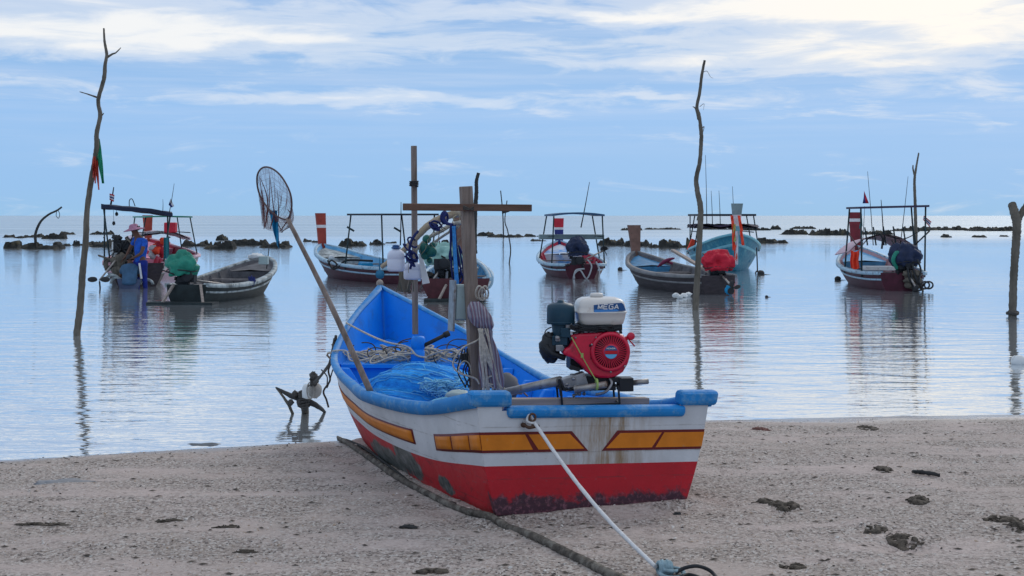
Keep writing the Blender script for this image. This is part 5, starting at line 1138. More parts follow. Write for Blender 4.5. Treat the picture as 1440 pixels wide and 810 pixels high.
# small boat with the green tarp
X0, Y0, yw = solve(262, 427, 374, 5.2)
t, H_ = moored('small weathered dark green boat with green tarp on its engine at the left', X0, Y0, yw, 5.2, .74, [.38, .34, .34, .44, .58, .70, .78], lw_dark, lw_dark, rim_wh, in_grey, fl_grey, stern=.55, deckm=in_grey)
b = MB(); b.box((0, -.2, .02), (1.35, .4, .05)); b.build('stern_board', lw_dark, t)
for x in (-.25, .3): b = MB(); b.beam((x, -.02, .38), (x * 1.5, -.3, .04), .05, .04); b.build('stay', m_plank, t)
b = MB(); b.tube([P(375, 378, 32), P(379, 343, 32)], .012, 5); b.build('pole', m_blk2, t, world=True)
b = MB(); b.box(P(371, 366, 31.8), (.20, .2, .18)); prop(b, 'grey_box', m_greybox, 'grey box on the bow of the small dark green boat', 'box', bevel=.01)
b = MB(); b.blob(P(361, 361, 32), (.17, .14, .08), .25, seed=4); prop(b, 'white_sack', m_foam, 'white crumpled sack on the bow of the small dark green boat', 'sack')
b = MB(); b.blob(P(354, 395, 30), (.07, .07, .10), .35, seed=14); prop(b, 'blue_rag', m_ropeb, 'dark blue rag inside the small dark green boat', 'cloth')
engine_at('longtail engine under the green tarp on the small dark green boat', P(263, 396, Y0 + .2), P(330, 402, Y0 + 1.6), 51, prp=False)
cover(P(256, 373, Y0 + .1), (.31, .27, .27), m_green, 'bright green tarp tied over the engine of the small dark green boat', 21, 'tarp', fr=1.9, amp=.14)

# left pair of boats
X0, Y0, yw = solve(250, 383, 208, 6.0)
t, H_ = moored('red and white boat with pink rim behind the left fishermen', X0, Y0, yw, 6.0, .98, [.50, .50, .52, .60, .72, .86, .96], mat('hull_pale_pink', (.45, .30, .33), .6, var=.2, dirt=(.25, .22, .22)), rim_wh, mat('rim_pink', (.62, .42, .47), .6, var=.15), in_red, fl_grey,
               post=(.80, .22, .34, [m_postr, m_postr], [.3]), stern=.5, deckm=m_pink)
canopy(t, H_, .30, .70, 1.72, m_green, m_postm, .75, .04, 0, .02, 2, 1.2)
b = MB(); rows = [[Vector((x * .95, .45 * 6 + i * .3, 1.0 + .22 * (1 - x * x) + .03 * math.sin(i * 2 + x * 6))) for x in lin(-1, 1, 11)] for i in range(8)]; b.grid(rows, True); b.grid([[p - Vector((0, 0, .05)) for p in r_] for r_ in rows]); b.build('deck_cover', mat('tarp_pink_white', (.58, .48, .54), .7, col2=(.14, .14, .22), f2=(.56, .62), scale=3), t)
b = MB(); b.box(P(240, 320, Y0 + 1), (.36, .3, .32)); prop(b, 'fuel_can', m_frd, 'red fuel can standing in the pink rimmed boat', 'can', bevel=.03)
X0, Y0, yw = solve(193, 403, 190, 5.6)
t, H_ = moored('cluttered boat with slanting dark canopy where two fishermen work', X0, Y0, yw, 5.6, .80, [.58, .54, .52, .56, .66, .80, .92], lw_grey, rim_wh, mat('rim_red_white', (.52, .30, .34), .6, var=.3), in_red, fl_grey, stern=.80, deckm=m_pink)
canopy(t, H_, .08, .42, 1.92, mat('roof_navy', (.015, .022, .05), .7), m_postm, .86, .09, -.10, .02, 2, 1.2, sag=.025)
rod(155, 292, 160, 263, Y0 + .8, .03, t, 'flag_pole'); rod(238, 300, 245, 258, Y0 + .8, .012, t, 'aerial'); rod(229, 296, 229, 280, Y0 + 1.5, .010, t, 'aerial')
b = MB(); b.tube(crv([P(182, 292, Y0 + 2), P(182, 282, Y0 + 2), P(186, 280, Y0 + 2), P(190, 290, Y0 + 2)], 12), .012, 5); b.build('hoop', m_blk2, t, world=True)
b = flagpiece(((154, 272), (161, 274), (160, 284), (154, 281)), Y0 + .75, THAI); prop(b, 'flag', THAI, 'small faded striped flag at the left end of the slanting canopy', 'flag')
b = flagpiece(((240, 279), (245, 290), (241, 292), (237, 288)), Y0 + .78, [m_fwh, m_fbl]); prop(b, 'flag', [m_fwh, m_fbl], 'small pale flag at the right end of the slanting canopy', 'flag')
for x, y in ((164, 301), (160, 314)): b = MB(); b.blob(P(x, y, Y0 + .5), (.04, .04, .05), .1, seed=x); b.tube([P(x, y - 2, Y0 + .5), P(x - .5, 294, Y0 + .5)], .005, 4); prop(b, 'hanging_float', m_blk2, 'dark float hanging under the slanting canopy, %s one' % ('upper' if y < 305 else 'lower'), 'float')
engine_at('black clutter covered engine on the boat with the slanting canopy', P(176, 352, Y0 + .1), P(140, 394, Y0 - .9), 61, sz=1.4, name='boat_engine', prp=False)
t2 = thing('spare_propeller', 'pair of dark propellers on a shaft left of the crouching fisherman', 'propeller', P(140, 394, Y0 - 1.0))
for x, y in ((130, 393), (148, 393)): b = MB(); b.blob(P(x, y, Y0 - 1), (.12, .04, .065), .05, seed=x, nu=14, nv=8); b.build('blade', m_blk2, t2, world=True)
b = MB(); b.tube([P(140, 396, Y0 - 1), G(141, 408, -.05)], .02, 6); b.build('skeg', m_blk2, t2, world=True)
rs = random.Random(77)
b = MB()
for i in range(36): b.box(P(rs.uniform(162, 200), rs.uniform(340, 385), Y0 + rs.uniform(.0, .5)), (rs.uniform(.03, .14), rs.uniform(.05, .15), rs.uniform(.03, .12)), (rs.uniform(-1, 1), rs.uniform(-1, 1), rs.uniform(-1, 1)))
for i in range(34): b.blob(P(rs.uniform(160, 188), rs.uniform(334, 388), Y0 + rs.uniform(-.1, .4)), (rs.uniform(.04, .13), .07, rs.uniform(.03, .12)), .35, 2.5, seed=i, nu=8, nv=6)
for i in range(26): x0, y0_ = rs.uniform(158, 200), rs.uniform(334, 375); b.tube(crv([P(x0, y0_, Y0 - .1), P(x0 + rs.uniform(-8, 8), y0_ + rs.uniform(-6, 10), Y0 - .2), P(x0 + rs.uniform(-14, 14), y0_ + rs.uniform(0, 24), Y0 - .1)], 8), rs.uniform(.008, .02), 5)
prop(b, 'gear_pile', m_blk2, 'black heap of gear piled in the stern under the slanting canopy', 'gear')
b = MB(); b.prism([P(157, 340, Y0 - .1), P(163, 340, Y0 - .1), P(168, 364, Y0 - .1), P(156, 368, Y0 - .1)], (0, .15, 0)); prop(b, 'white_bag', m_foam, 'white bag hanging at the left post of the slanting canopy', 'bag', bevel=.02)
b = MB(); b.tube([P(138, 359, Y0 - .2), P(168, 369, Y0 - .1)], .025, 6); b.tube([P(176, 334, Y0 - .3), P(194, 350, Y0 - .3)], .02, 6); prop(b, 'oar', m_stick, 'dark poles sticking out to the left of the cluttered boat', 'pole')
for cx_, cy_, rx_, ry_, lab in ((206, 397, 9, 7, 'white hose loop at the water right of the crouching fisherman'), (164, 396, 8, 9, 'white hose loop at the water left of the crouching fisherman'), (158, 392, 10, 8, 'outer white hose loop beside the spare propeller')):
    b = MB(); b.tube([P(cx_ + rx_ * math.cos(a), cy_ - ry_ * abs(math.sin(a)) + 3, Y0 - .7) for a in lin(0, PI, 16)], .035, 7); prop(b, 'white_hose', rim_wh, lab, 'hose')
b = MB()
for i in range(14): b.blob(P(rs.uniform(213, 236), rs.uniform(337, 362), Y0 + 1 + rs.uniform(0, .5)), (.10, .08, .09), .3, seed=i + 80, nu=9, nv=6, mi=i % 3)
prop(b, 'red_bags', [m_frd, m_orange, m_fwh], 'heap of red and white bags right of the standing fisherman', 'bags')
b = MB()
for i in range(6): b.blob(P(rs.uniform(160, 172), rs.uniform(362, 392), Y0 - .2), (.12, .1, .12), .3, seed=i + 90, nu=9, nv=6)
b.blob(P(150, 372, Y0), (.08, .06, .16), .2, seed=3); prop(b, 'wet_net', m_stick, 'grey wet net hanging over the stern left of the crouching fisherman', 'net')
b = MB(); rows = [[P(230 + 8 * s_, 334 + 30 * k, Y0 - .3 + .05 * math.sin(s_ * 9)) for s_ in lin(0, 1, 8)] for k in lin(0, 1, 8)]; b.grid(rows); prop(b, 'teal_cloth', mat('cloth_dark_teal', (.02, .16, .19), .7), 'teal cloth hanging on the right post of the slanting canopy', 'cloth')

# ---------------------------------------------------------------- the two fishermen
def skinned(name, m_, parent, verts, edges, radii, root=0, sub=2):
    me = bpy.data.meshes.new(name); inv = XF[parent.name].inverted(); me.from_pydata([tuple(inv @ v) for v in verts], edges, []); me.materials.append(m_)
    o = bpy.data.objects.new(name, me); C.objects.link(o); o.parent = parent; o.modifiers.new('skin', 'SKIN'); me.skin_vertices or me.skin_vertices.new()
    return o, me
def figure(name, m_, parent, nodes, edges):
    keys = list(nodes); me = bpy.data.meshes.new(name); inv = XF[parent.name].inverted()
    me.from_pydata([tuple(inv @ nodes[k][0]) for k in keys], [(keys.index(a), keys.index(b)) for a, b in edges], [])
    o = bpy.data.objects.new(name, me); C.objects.link(o); o.parent = parent; me.materials.append(m_)
    sk = o.modifiers.new('skin', 'SKIN'); sk.use_smooth_shade = True
    lay = me.skin_vertices[0] if len(me.skin_vertices) else None
    if lay is None:
        bm = bmesh.new(); bm.from_mesh(me); bm.verts.layers.skin.verify(); bm.to_mesh(me); bm.free(); lay = me.skin_vertices[0]
    for i, k in enumerate(keys): r_ = nodes[k][1]; lay.data[i].radius = r_ if isinstance(r_, tuple) else (r_, r_); lay.data[i].use_root = (i == 0)
    sb = o.modifiers.new('sub', 'SUBSURF'); sb.levels = 2; sb.render_levels = 2
    return o
def hand_nodes(nd, ed, key, w_, d, s_):
    d = Vector(d).normalized(); s_ = Vector(s_); nd[key + 'palm'] = (w_ + d * .07, (.036, .016)); ed.append((key, key + 'palm'))
    for i, (o_, ln) in enumerate(((-.028, .060), (-.010, .072), (.010, .068), (.027, .052))):
        nd[f'{key}f{i}a'] = (w_ + d * .105 + s_ * o_, .0085); nd[f'{key}f{i}b'] = (w_ + d * (.105 + ln) + s_ * o_ * 1.3 + Vector((0, 0, -.02)), .007); ed += [(key + 'palm', f'{key}f{i}a'), (f'{key}f{i}a', f'{key}f{i}b')]
    nd[key + 't'] = (w_ + d * .07 + s_ * -.06, .0095); ed.append((key + 'palm', key + 't'))
def head(parent, c_, look, hair=True):
    c_ = Vector(c_); lk = Vector(look).normalized(); sd_ = lk.cross(Vector((0, 0, 1))).normalized()
    b = MB()
    for sg in (-1, 1): b.blob(c_ + lk * .083 + sd_ * sg * .032 + Vector((0, 0, .005)), (.012, .012, .008), 0, nu=8, nv=6)
    b.build('eyes', m_fwh, parent, world=True)
    b = MB(); rows = []
    q = Matrix((sd_, lk, Vector((0, 0, 1)))).transposed()
    for i in range(9):
        th = PI * .62 * i / 8; rows.append([c_ + q @ Vector((.088 * math.sin(th) * math.cos(a), -.012 + .102 * math.sin(th) * math.sin(a) * (1 if math.sin(a) < 0 else .8 - .3 * (i > 5)), .03 + .10 * math.cos(th))) for a in lin(0, 2 * PI, 19)[:-1]])
    b.grid(rows, True, closeu=True); b.build('hair', m_blk2, parent, world=True)
m_shb = mat('shirt_blue', (.012, .09, .46), .85, var=.35, scale=9, bump=.03, bscale=9); m_trb = mat('trousers_blue', (.008, .022, .20), .85, var=.35, scale=9, bump=.03, bscale=9); m_shg = mat('shirt_grey_blue', (.04, .10, .18), .8, var=.25, bump=.01, bscale=10); m_trg = mat('trousers_grey', (.06, .08, .14), .8, var=.25)
# standing fisherman
FY = Y0 - .75
pr = thing('person', 'fisherman in blue shirt, blue trousers and pink hat standing in the water, bending left', 'person', G(197, 404))
X = lambda px, py, dy=0: P(px, py, FY + dy)
nd = {'pelvis': (X(197, 366), (.13, .11)), 'spine': (X(198, 352, -.02), (.12, .10)), 'chest': (X(197, 341, -.02), (.15, .11)), 'neck': (X(193, 332, 0), .055), 'head': (X(190, 326, 0), (.075, .085)), 'crown': (X(188.5, 321.5, .0), (.07, .08)), 'nose': (X(185.4, 326.5, .0), .013),
      'shl': (X(190, 337, .1), .062), 'ell': (X(182, 351, .18), .042), 'wrl': (X(177, 361, .12), .028), 'shr': (X(204, 339, -.12), .062), 'elr': (X(199, 356, -.25), .042), 'wrr': (X(189, 362, -.18), .028),
      'hpl': (X(193, 370, .09), .092), 'knl': (X(192, 388, .12), .062), 'anl': (X(194, 410, .12), .042), 'tol': (X(188, 413, .12), .035), 'hpr': (X(202, 371, -.09), .092), 'knr': (X(203, 389, -.08), .062), 'anr': (X(205, 411, -.08), .042), 'tor': (X(199, 414, -.10), .035)}
ed = [('pelvis', 'spine'), ('spine', 'chest'), ('chest', 'neck'), ('neck', 'head'), ('head', 'crown'), ('head', 'nose'), ('chest', 'shl'), ('shl', 'ell'), ('ell', 'wrl'), ('chest', 'shr'), ('shr', 'elr'), ('elr', 'wrr'), ('pelvis', 'hpl'), ('hpl', 'knl'), ('knl', 'anl'), ('anl', 'tol'), ('pelvis', 'hpr'), ('hpr', 'knr'), ('knr', 'anr'), ('anr', 'tor')]
nb_ = dict(nd); eb_ = list(ed); hand_nodes(nb_, eb_, 'wrl', nd['wrl'][0], (-.6, .1, -.6), (0, 1, 0)); hand_nodes(nb_, eb_, 'wrr', nd['wrr'][0], (-.8, .1, -.3), (0, 1, 0))
figure('body', m_skin, pr, nb_, eb_)
def bigger(keys, k, ov={}): return {a: (ov.get(a, nd[a][0]), tuple(x * k for x in nd[a][1]) if isinstance(nd[a][1], tuple) else nd[a][1] * k) for a in keys}
sl_ = {'ell': nd['shl'][0].lerp(nd['ell'][0], .6), 'elr': nd['shr'][0].lerp(nd['elr'][0], .6)}
figure('shirt', m_shb, pr, bigger(['spine', 'chest', 'neck', 'shl', 'ell', 'shr', 'elr', 'pelvis'], 1.24, dict(sl_, neck=nd['chest'][0].lerp(nd['neck'][0], .75), pelvis=nd['pelvis'][0] + Vector((0, 0, -.10)))), [('pelvis', 'spine'), ('spine', 'chest'), ('chest', 'neck'), ('chest', 'shl'), ('shl', 'ell'), ('chest', 'shr'), ('shr', 'elr')])
figure('trousers', m_trb, pr, bigger(['pelvis', 'hpl', 'knl', 'anl', 'hpr', 'knr', 'anr'], 1.16, {'pelvis': X(197.5, 368)}), [('pelvis', 'hpl'), ('hpl', 'knl'), ('knl', 'anl'), ('pelvis', 'hpr'), ('hpr', 'knr'), ('knr', 'anr')])
head(pr, nd['head'][0] + Vector((0, 0, .03)), (-1, .25, -.2))
b = MB(); hc = X(188.5, 322, 0); b.lathe([(.26, -.03), (.25, -.018), (.12, .03), (.105, .09), (.07, .12), (.02, .125)], hc, (-.18, 0, 1), 28); b.build('hat', mat('hat_pink', (.36, .17, .25), .8, var=.25, scale=14), pr, world=True)
b = MB(); a_, c_ = X(203.5, 372, -.23), X(205, 398, -.22); b.beam(X(196, 370, -.235), X(199, 392, -.215), .045, .012, (0, 1, 0)); b.build('trouser_stripe', m_fwh, pr, world=True)
# crouching fisherman
FY = Y0 - 1.0
pr = thing('person', 'crouching fisherman in grey blue shirt, back to the beach, waist deep beside the boat', 'person', G(182, 405))
nd = {'pelvis': (X(182, 396), (.15, .13)), 'spine': (X(182, 386, .05), (.14, .12)), 'chest': (X(183, 377, .16), (.17, .12)), 'neck': (X(183, 371, .26), .055), 'head': (X(183, 367, .33), (.075, .085)), 'crown': (X(183, 363.5, .36), (.07, .08)), 'nose': (X(183, 368, .44), .013),
      'shl': (X(173.5, 377, .16), .062), 'ell': (X(169, 388, .30), .042), 'wrl': (X(174, 392, .50), .028), 'shr': (X(192, 377, .16), .062), 'elr': (X(197, 388, .30), .042), 'wrr': (X(190, 388, .52), .028),
      'hpl': (X(177, 400, .06), .10), 'knl': (X(172, 398, .42), .068), 'anl': (X(175, 418, .30), .042), 'tol': (X(175, 420, .42), .035), 'hpr': (X(187, 400, .06), .10), 'knr': (X(193, 398, .42), .068), 'anr': (X(190, 418, .30), .042), 'tor': (X(190, 420, .42), .035)}
nb_ = dict(nd); eb_ = list(ed); hand_nodes(nb_, eb_, 'wrl', nd['wrl'][0], (.1, .9, -.2), (1, 0, 0)); hand_nodes(nb_, eb_, 'wrr', nd['wrr'][0], (-.1, .9, -.2), (1, 0, 0))
figure('body', m_skin, pr, nb_, eb_)
sl_ = {'ell': nd['shl'][0].lerp(nd['ell'][0], .7), 'elr': nd['shr'][0].lerp(nd['elr'][0], .7)}
figure('shirt', m_shg, pr, bigger(['spine', 'chest', 'neck', 'shl', 'ell', 'shr', 'elr', 'pelvis'], 1.38, dict(sl_, neck=nd['chest'][0].lerp(nd['neck'][0], .75), pelvis=nd['pelvis'][0] + Vector((0, 0, -.10)))), [('pelvis', 'spine'), ('spine', 'chest'), ('chest', 'neck'), ('chest', 'shl'), ('shl', 'ell'), ('chest', 'shr'), ('shr', 'elr')])
figure('trousers', m_trg, pr, bigger(['pelvis', 'hpl', 'knl', 'anl', 'hpr', 'knr', 'anr'], 1.25, {'pelvis': X(182, 398)}), [('pelvis', 'hpl'), ('hpl', 'knl'), ('knl', 'anl'), ('pelvis', 'hpr'), ('hpr', 'knr'), ('knr', 'anr')])
head(pr, nd['head'][0] + Vector((0, 0, .03)), (0, 1, -.3))

# ---------------------------------------------------------------- stakes standing in the water
def stake(label, pts, Y, r, twigs=(), name='wooden_stake', group='stakes standing in the water', m_=None, seed=1):
    base = G(pts[0][0], pts[0][1]) if Y is None else P(pts[0][0], pts[0][1], Y); Y = base.y
    t = thing(name, label, 'stake', (base.x, Y, 0), group=group)
    p3 = [P(pts[0][0], pts[0][1], Y) - Vector((0, 0, .35))] + [P(x, y, Y + .10 * math.sin(i * 1.3)) for i, (x, y) in enumerate(pts)]
    b = MB(); b.tube(crv(p3, 120), r, 10, wob=.10, seed=seed); b.build('trunk', m_ or m_stick, t, world=True)
    for tw, r_ in twigs:
        b = MB(); b.tube(crv([P(x, y, Y + .05) for x, y in tw], 16), r_, 6, wob=.1, seed=seed); b.build('branch', m_ or m_stick, t, world=True)
    return t, Y
t, YL = stake('tallest crooked stake at the far left with ribbons and two side branches', [(108, 472), (112, 440), (115, 400), (117, 372), (121, 335), (122, 300), (127, 262), (132, 235), (136, 210), (136, 188), (141, 162), (138, 145), (140, 132), (146, 112), (148, 90), (150, 76), (147, 58), (146, 40)], None, [.050, .052, .048, .040, .042, .034, .028, .030, .022, .012],
              [(((139, 138), (131, 135), (122, 132), (112, 129)), [.016, .006]), (((150, 81), (158, 76), (163, 74), (170, 67)), [.018, .006]), (((142, 164), (146, 159)), [.014, .006])], seed=3)
b = MB()
m_rg = mat('ribbon_green', (.01, .22, .12), .7); m_ro = mat('ribbon_red', (.45, .05, .03), .7); m_ry = mat('ribbon_lime', (.20, .34, .14), .7)
for x0, y0_, x1, y1_, w_, mi in ((136, 193, 145, 258, 7, 0), (138, 195, 142, 242, 6, 0), (135, 200, 139, 225, 2.5, 2), (133, 210, 134, 258, 4, 1), (134, 212, 139, 267, 4, 1), (132, 215, 131, 250, 3, 1), (136, 192, 137, 205, 5, 0)):
    rows = [[P(x0 + (x1 - x0) * k + (s_ - .5) * w_ * (.5 + math.sin(PI * min(1, k + .1)) * .6), y0_ + (y1_ - y0_) * k, YL - .06 + .03 * math.sin(s_ * 5 + k * 8 + x0)) for s_ in lin(0, 1, 5)] for k in lin(0, 1, 14)]; b.grid(rows, True, mi)
prop(b, 'ribbons', [m_rg, m_ro, m_ry], 'green and red ribbons tied to the tallest left stake', 'ribbon')
stake('tall thin stake standing in front of the weathered grey boat', [(978, 436), (980, 400), (983, 350), (985, 310), (985, 290), (981, 270), (979, 252), (984, 228), (986, 200), (986, 185), (983, 162), (980, 150), (984, 130), (987, 105), (991, 85)], None, [.062, .060, .052, .055, .045, .036, .036, .030, .030, .022],
      [(((982, 168), (978, 153), (974, 150)), [.02, .006]), (((985, 292), (980, 310)), [.02, .008]), (((987, 103), (994, 100), (999, 108), (1003, 110)), [.006, .002]), (((984, 150), (990, 146), (989, 155)), [.006, .002]), (((986, 182), (990, 178), (989, 185)), [.012, .004])], seed=5)
t, YR = stake('thick forked stake at the right edge', [(1424, 445), (1425, 400), (1428, 350), (1430, 318), (1427, 300), (1423, 287)], None, [.075, .068, .068, .072, .080, .07], [(((1430, 312), (1436, 300), (1444, 288)), [.07, .055, .05])], seed=7)
b = MB(); b.tube([P(1424, 440, YR) + Vector((.085 * math.cos(a), .085 * math.sin(a), .01 * math.sin(2 * a))) for a in lin(0, 2 * PI, 20)], .03, 7, wob=.3); prop(b, 'rope_collar', m_roped, 'dark rope collar round the forked stake at the water', 'rope')
stake('slender forked stake behind the far right boat', [(1287, 395), (1288, 340), (1287, 290), (1286, 255), (1288, 238), (1292, 215)], 41.0, [.06, .055, .045, .035, .02], [(((1287, 250), (1284, 238), (1284, 232)), [.03, .015])], seed=9)
stake('dark stake showing above the crossbar right of the mast', [(667, 345), (668, 300), (670, 270), (670, 255), (673, 243)], 60.0, [.14, .10, .08, .07], [], m_=m_stickd)
stake('thin straight stick with black flag, far out right of the mast', [(708, 332), (707, 300), (704, 268)], 110.0, [.06, .05, .04], [], m_=m_stickd)
b = flagpiece(((705, 292), (724, 290), (716, 298), (706, 301)), 109.8, [m_blk2]); prop(b, 'black_flag', m_blk2, 'black flag on the far stick right of the mast', 'flag')
stake('thin curved stick beside the far black flag', [(716, 372), (718, 350), (714, 325), (710, 310), (713, 282)], 52.0, [.025, .022, .018], [], m_=m_stickd)
stake('bent arching stick over the left reef', [(50, 340), (50, 328), (57, 312), (68, 302), (80, 296), (87, 291)], 84.0, [.09, .08, .06, .05], [(((80, 296), (79, 303), (82, 307), (84, 302), (82, 296)), [.02, .02])], m_=m_stickd)

# ---------------------------------------------------------------- reef
def reef(i, x0, x1, yt, yb, label):
    Y = 3500 / (yb - HY); k = Y / F; wd = (x1 - x0) * k; H_ = max(.10, (yb - yt) * k * .80); dp = min(max(wd * .7, 1.6), 9); nx = int(min(150, max(24, (x1 - x0) * 2.2))); ny = 20
    cx_ = ((x0 + x1) / 2 - 720) * k; rows = []
    for a in range(nx + 1):
        u = a / nx; row = []
        for c_ in range(ny + 1):
            v = c_ / ny; x = cx_ + (u - .5) * wd; y = Y + v * dp
            env = min(1, 7 * u, 7 * (1 - u)) ** .7 * min(1, 9 * v, 4 * (1 - v)) ** .6
            n_ = noise.fractal(Vector((x * 1.6, y * 1.3, i * 3.7)), .8, 2.3, 6); n2 = noise.cell(Vector((x * 2.6 + .5 * n_, y * 1.4 + .4 * n_, i)))
            h_ = H_ * (.46 + .50 * n_ + .40 * n2); row.append(Vector((x + .10 * n_, y + .25 * n_, -.12 + env * max(.05, h_ + .12))))
        rows.append(row)
    b = MB(); b.grid(rows, True)
    return tag(b.build('reef_rock', m_rock, origin=(cx_, Y, 0), fix=False), label, 'rock', 'reef rocks along the lagoon')
RK = [(0, 13, 329, 334, 'flat dark reef rock at the left picture edge, far row'), (15, 30, 329, 335, 'small dark reef rock just left of the bent stick'), (28, 54, 328, 334, 'low reef rock at the foot of the bent arching stick'), (0, 30, 337, 349, 'rugged reef rock at the left picture edge, near row'), (26, 82, 338, 350, 'long rugged brown reef rock below the bent arching stick'),
      (57, 90, 326, 336, 'brown topped reef rock right of the bent stick'), (85, 101, 325, 330, 'small flat reef rock between bent stick and tall left stake'), (85, 94, 341, 346, 'small round rock in the water left of the tall left stake'), (98, 130, 334, 345, 'dark reef rock directly left of the tall left stake'), (124, 158, 323, 330, 'low reef rock behind the cluttered boat, far row'),
      (122, 156, 336, 347, 'dark reef rock just right of the tall left stake'), (250, 292, 333, 346, 'reef rock right of the pink rimmed boat'), (282, 326, 336, 350, 'darkest lumpy reef rock between pink boat and dip net'), (303, 315, 328, 338, 'knob of rock standing highest on the left reef'), (318, 378, 333, 345, 'flat brown reef rock left of the dip net'), (362, 406, 334, 348, 'reef rock under the cyan rag'),
      (424, 437, 333, 340, 'small dark rock left of the red stem post'), (436, 452, 333, 341, 'dark rock at the foot of the red stem post'), (473, 515, 331, 346, 'brown boulder rock seen through the plain canopy frame, left'), (517, 540, 335, 344, 'smaller tan rock seen through the plain canopy frame, right'), (540, 556, 338, 342, 'tiny flat rock beside the plain canopy frame aerial'),
      (606, 632, 335, 345, 'green grey rock behind the bent bamboo'), (668, 700, 325, 332, 'dark reef rock right behind the mast'), (682, 738, 328, 334, 'long low reef rock below the far black flag'), (735, 760, 327, 333, 'low rock left of the blue canopy frame'), (744, 772, 335, 339, 'flat rock just behind the blue canopy frame'),
      (840, 882, 331, 345, 'brown reef rock right of the raised propeller'), (876, 916, 334, 346, 'dark reef rock behind the brown stem post'), (912, 976, 331, 348, 'long reef rock behind the tall thin stake'), (872, 905, 317, 324, 'far flat rock above the brown stem post'), (904, 962, 319, 323, 'far thin rock strip left of the tall thin stake'),
      (985, 1040, 318, 323, 'far thin rock strip behind the turquoise boat'), (1044, 1086, 318, 324, 'far low rock strip right of the turquoise boat'), (1084, 1100, 316, 323, 'far dark knob of rock right of the turquoise boat'), (1058, 1113, 333, 342, 'low green reef rock right of the turquoise boat'), (1098, 1140, 321, 330, 'scattered reef rock left of the red striped stem post'),
      (1112, 1150, 317, 322, 'far flat rock above the scattered reef rock'), (1140, 1200, 317, 331, 'big brown reef rock left of the red striped stem post'), (1212, 1262, 321, 330, 'reef rock behind the awning of the far right boat'), (1255, 1312, 317, 325, 'reef strip behind the forked slender stake'), (1300, 1372, 317, 324, 'flat far reef strip right of the far right boat'), (1366, 1440, 317, 325, 'flat far reef strip at the right picture edge'),
      (1328, 1341, 328, 334, 'small round rock right of the far right boat'), (1372, 1391, 330, 334, 'small flat rock left of the forked right stake'), (1412, 1422, 330, 333, 'tiny rock beside the forked right stake')]
for i, a in enumerate(RK): reef(i, *a)
# small floats on the water
for i, (x, y, r_, m_, lab) in enumerate([(1178, 394, .075, m_stickd, 'dark round float left of the far right boat'), (1070, 386, .09, m_blk2, 'black round float right of the turquoise boat rope'), (872, 380, .07, m_stickd, 'dark float between the two middle boats'), (1432, 512, .075, m_foam, 'white foam float in the water under the forked right stake'), (1078, 418, .03, m_blk2, 'tiny black float alone in open water right of centre')]):
    g_ = G(x, y); b = MB(); b.blob(g_ + Vector((0, 0, r_ * .45)), (r_ * 1.15, r_, r_), .08, seed=i + 3); b.tube([g_ + Vector((r_ * .5, 0, .01)), g_ + Vector((r_ * 3.4, .05, -.005))], .008, 5)
    prop(b, 'small_float', m_, lab, 'float', group='small floats on the water')
# ---------------------------------------------------------------- wrack and stones on the beach
def weed(px, py, w_, h_, label, m_=None, seed=0, name='seaweed_clump', tall=.03):
    c_ = sp_(px, py, 0); k = c_.y / F; b = MB(); rs = random.Random(seed + 100); rx = w_ * k / 2; ry = h_ * k * c_.y / CH * .5
    nx, ny = 26, 14; rows = []
    for i in range(nx + 1):
        row = []
        for j in range(ny + 1):
            u = i / nx * 2 - 1; v = j / ny * 2 - 1; x = c_.x + u * rx; y = c_.y + v * ry; n_ = noise.fractal(Vector((x * 22, y * 22, seed)), 1, 2.1, 4)
            e_ = max(0, 1 - (u * u + v * v) * (1 + .6 * noise.noise(Vector((u * 2, v * 2, seed)))))
            row.append(Vector((x, y, sandz(x, y) - .006 + (tall * e_ ** .7 * (.65 + .6 * n_) + .006 * (e_ > 0)) - (.03 if n_ < .22 * (1 - e_) - .18 else 0))))
        rows.append(row)
    b.grid(rows, True)
    for i in range(9):
        a = rs.uniform(0, 2 * PI); r0 = rs.uniform(.2, .95); x = c_.x + rx * r0 * math.cos(a); y = c_.y + ry * r0 * math.sin(a); z = sandz(x, y)
        b.tube(crv([Vector((x, y, z + .01)), Vector((x + rs.uniform(-.02, .02), y + rs.uniform(-.02, .02), z + rs.uniform(.006, tall * .6))), Vector((x + rs.uniform(-.05, .05), y + rs.uniform(-.03, .03), z + .004))], 6), rs.uniform(.0015, .004), 4)
    prop(b, name, m_ or m_weed, label, 'seaweed', origin=c_, group='seaweed washed up on the sand')
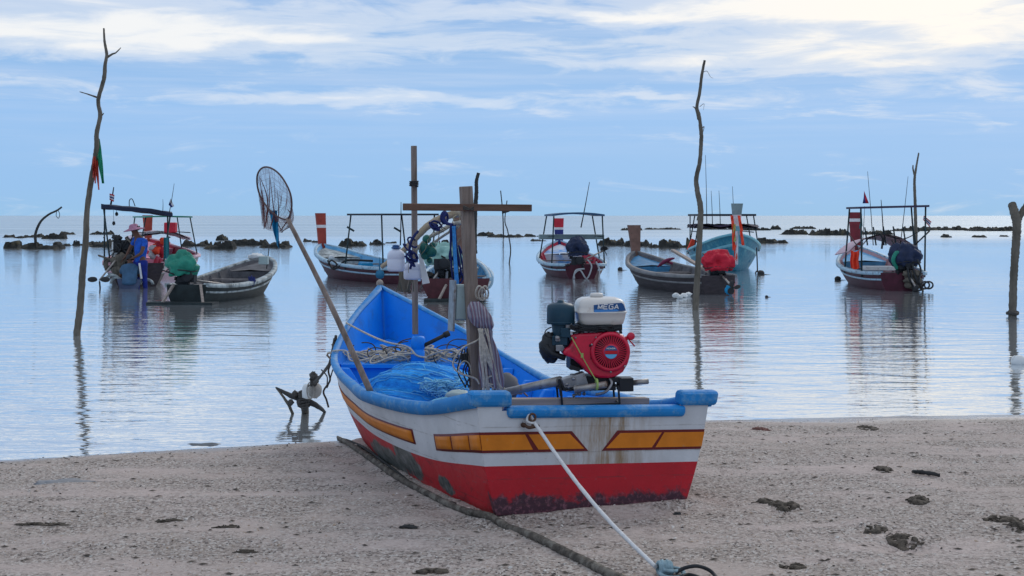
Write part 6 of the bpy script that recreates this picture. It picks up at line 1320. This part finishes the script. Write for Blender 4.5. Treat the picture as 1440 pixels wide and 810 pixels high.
for i, a in enumerate([(1069, 604, 26, 9, 'reddish seaweed clump near the waterline right of the stern'), (1220, 602, 28, 10, 'dark seaweed clump near the waterline at the middle right'), (1242, 661, 26, 9, 'black seaweed scrap left of the dark stick'), (1103, 719, 46, 12, 'round flat seaweed patch right of the beached boat'),
                       (1232, 741, 42, 10, 'humped seaweed heap at the lower right'), (1272, 771, 52, 14, 'largest dark seaweed heap at the bottom right'), (1115, 800, 40, 8, 'brown seaweed patch at the bottom edge right of the knot'), (1075, 706, 26, 6, 'thin seaweed scrap left of the round flat patch'),
                       (1290, 704, 34, 9, 'dark seaweed mound in the right middle sand'), (1412, 724, 60, 8, 'long seaweed line at the right edge'), (1436, 746, 30, 11, 'seaweed mound cut by the right edge'), (60, 742, 80, 2.5, 'long thin seaweed line at the left edge'), (238, 733, 46, 2.2, 'thin dark seaweed strip in the left sand'), (318, 742, 40, 2.2, 'thin brown seaweed strip left of centre'),
                       (345, 777, 26, 2.6, 'small seaweed patch at the bottom left of centre'), (98, 701, 0, 0, ''), (605, 806, 60, 8, 'dark seaweed heap cut by the bottom edge below the boat'), (985, 595, 12, 3, '')]):
    if a[4] == '' or a[2] == 0: continue
    weed(*a, seed=i, tall=(.014 if a[0] < 400 else .024), m_=(mat('seaweed_red', (.13, .06, .05), .9, var=.5, scale=30) if i == 0 else None))
b = MB(); c_ = sp_(286, 628, 0); b.blob(c_ + Vector((0, .03, 0)), (.17, .10, .022), .2, seed=6); prop(b, 'flat_stone', mat('stone_wet', (.07, .08, .09), .5, var=.4, scale=10), 'flat wet stone at the left waterline', 'stone')
b = MB(); c_ = sp_(88, 680, -.002); b.blob(c_, (.17, .12, .008), .3, seed=8); prop(b, 'flat_stone', mat('stone_grey', (.17, .165, .165), .5, var=.3, scale=10), 'flat grey stone slab half sunk in the left sand', 'stone')
b = MB(); b.tube(crv([sp_(1283, 663, .012), sp_(1296, 664, .02), sp_(1322, 668, .012)], 16), [.008, .014, .010], 7, wob=.3); prop(b, 'driftwood_stick', m_stickd, 'short dark driftwood stick on the right sand', 'stick')
b = MB(); c_ = sp_(575, 741, .006); b.blob(c_, (.040, .022, .012), .3, seed=4); prop(b, 'pebble', m_stickd, 'dark flat pebble left of the stern', 'pebble')
b = MB(); c_ = sp_(946, 711, .006); b.blob(c_ + Vector((.02, -.03, 0)), (.02, .015, .010), .3, seed=5); prop(b, 'pebble', m_stickd, 'small dark pebble at the right foot of the transom', 'pebble')
rs = random.Random(55)
b = MB()
for i in range(420):
    Y = 5.7 + 6.0 * rs.random(); X_ = rs.uniform(-.39, .39) * Y
    if Y > shore(X_) - .1: continue
    z = sandz(X_, Y); L_ = rs.uniform(.008, .028); a = rs.gauss(0, .5); d = Vector((math.cos(a), math.sin(a), 0)) * L_; n_ = Vector((-d.y, d.x, 0)) * rs.uniform(.2, .4); c_ = Vector((X_, Y, z + .003))
    b.add([c_ - d, c_ + n_, c_ + d, c_ - n_, c_ + Vector((0, 0, .006))], [(0, 1, 4), (1, 2, 4), (2, 3, 4), (3, 0, 4)], False)
tag(b.build('beach_debris', m_weed, fix=False), 'fine dark plant debris scattered over the sand', 'debris', kind='stuff')
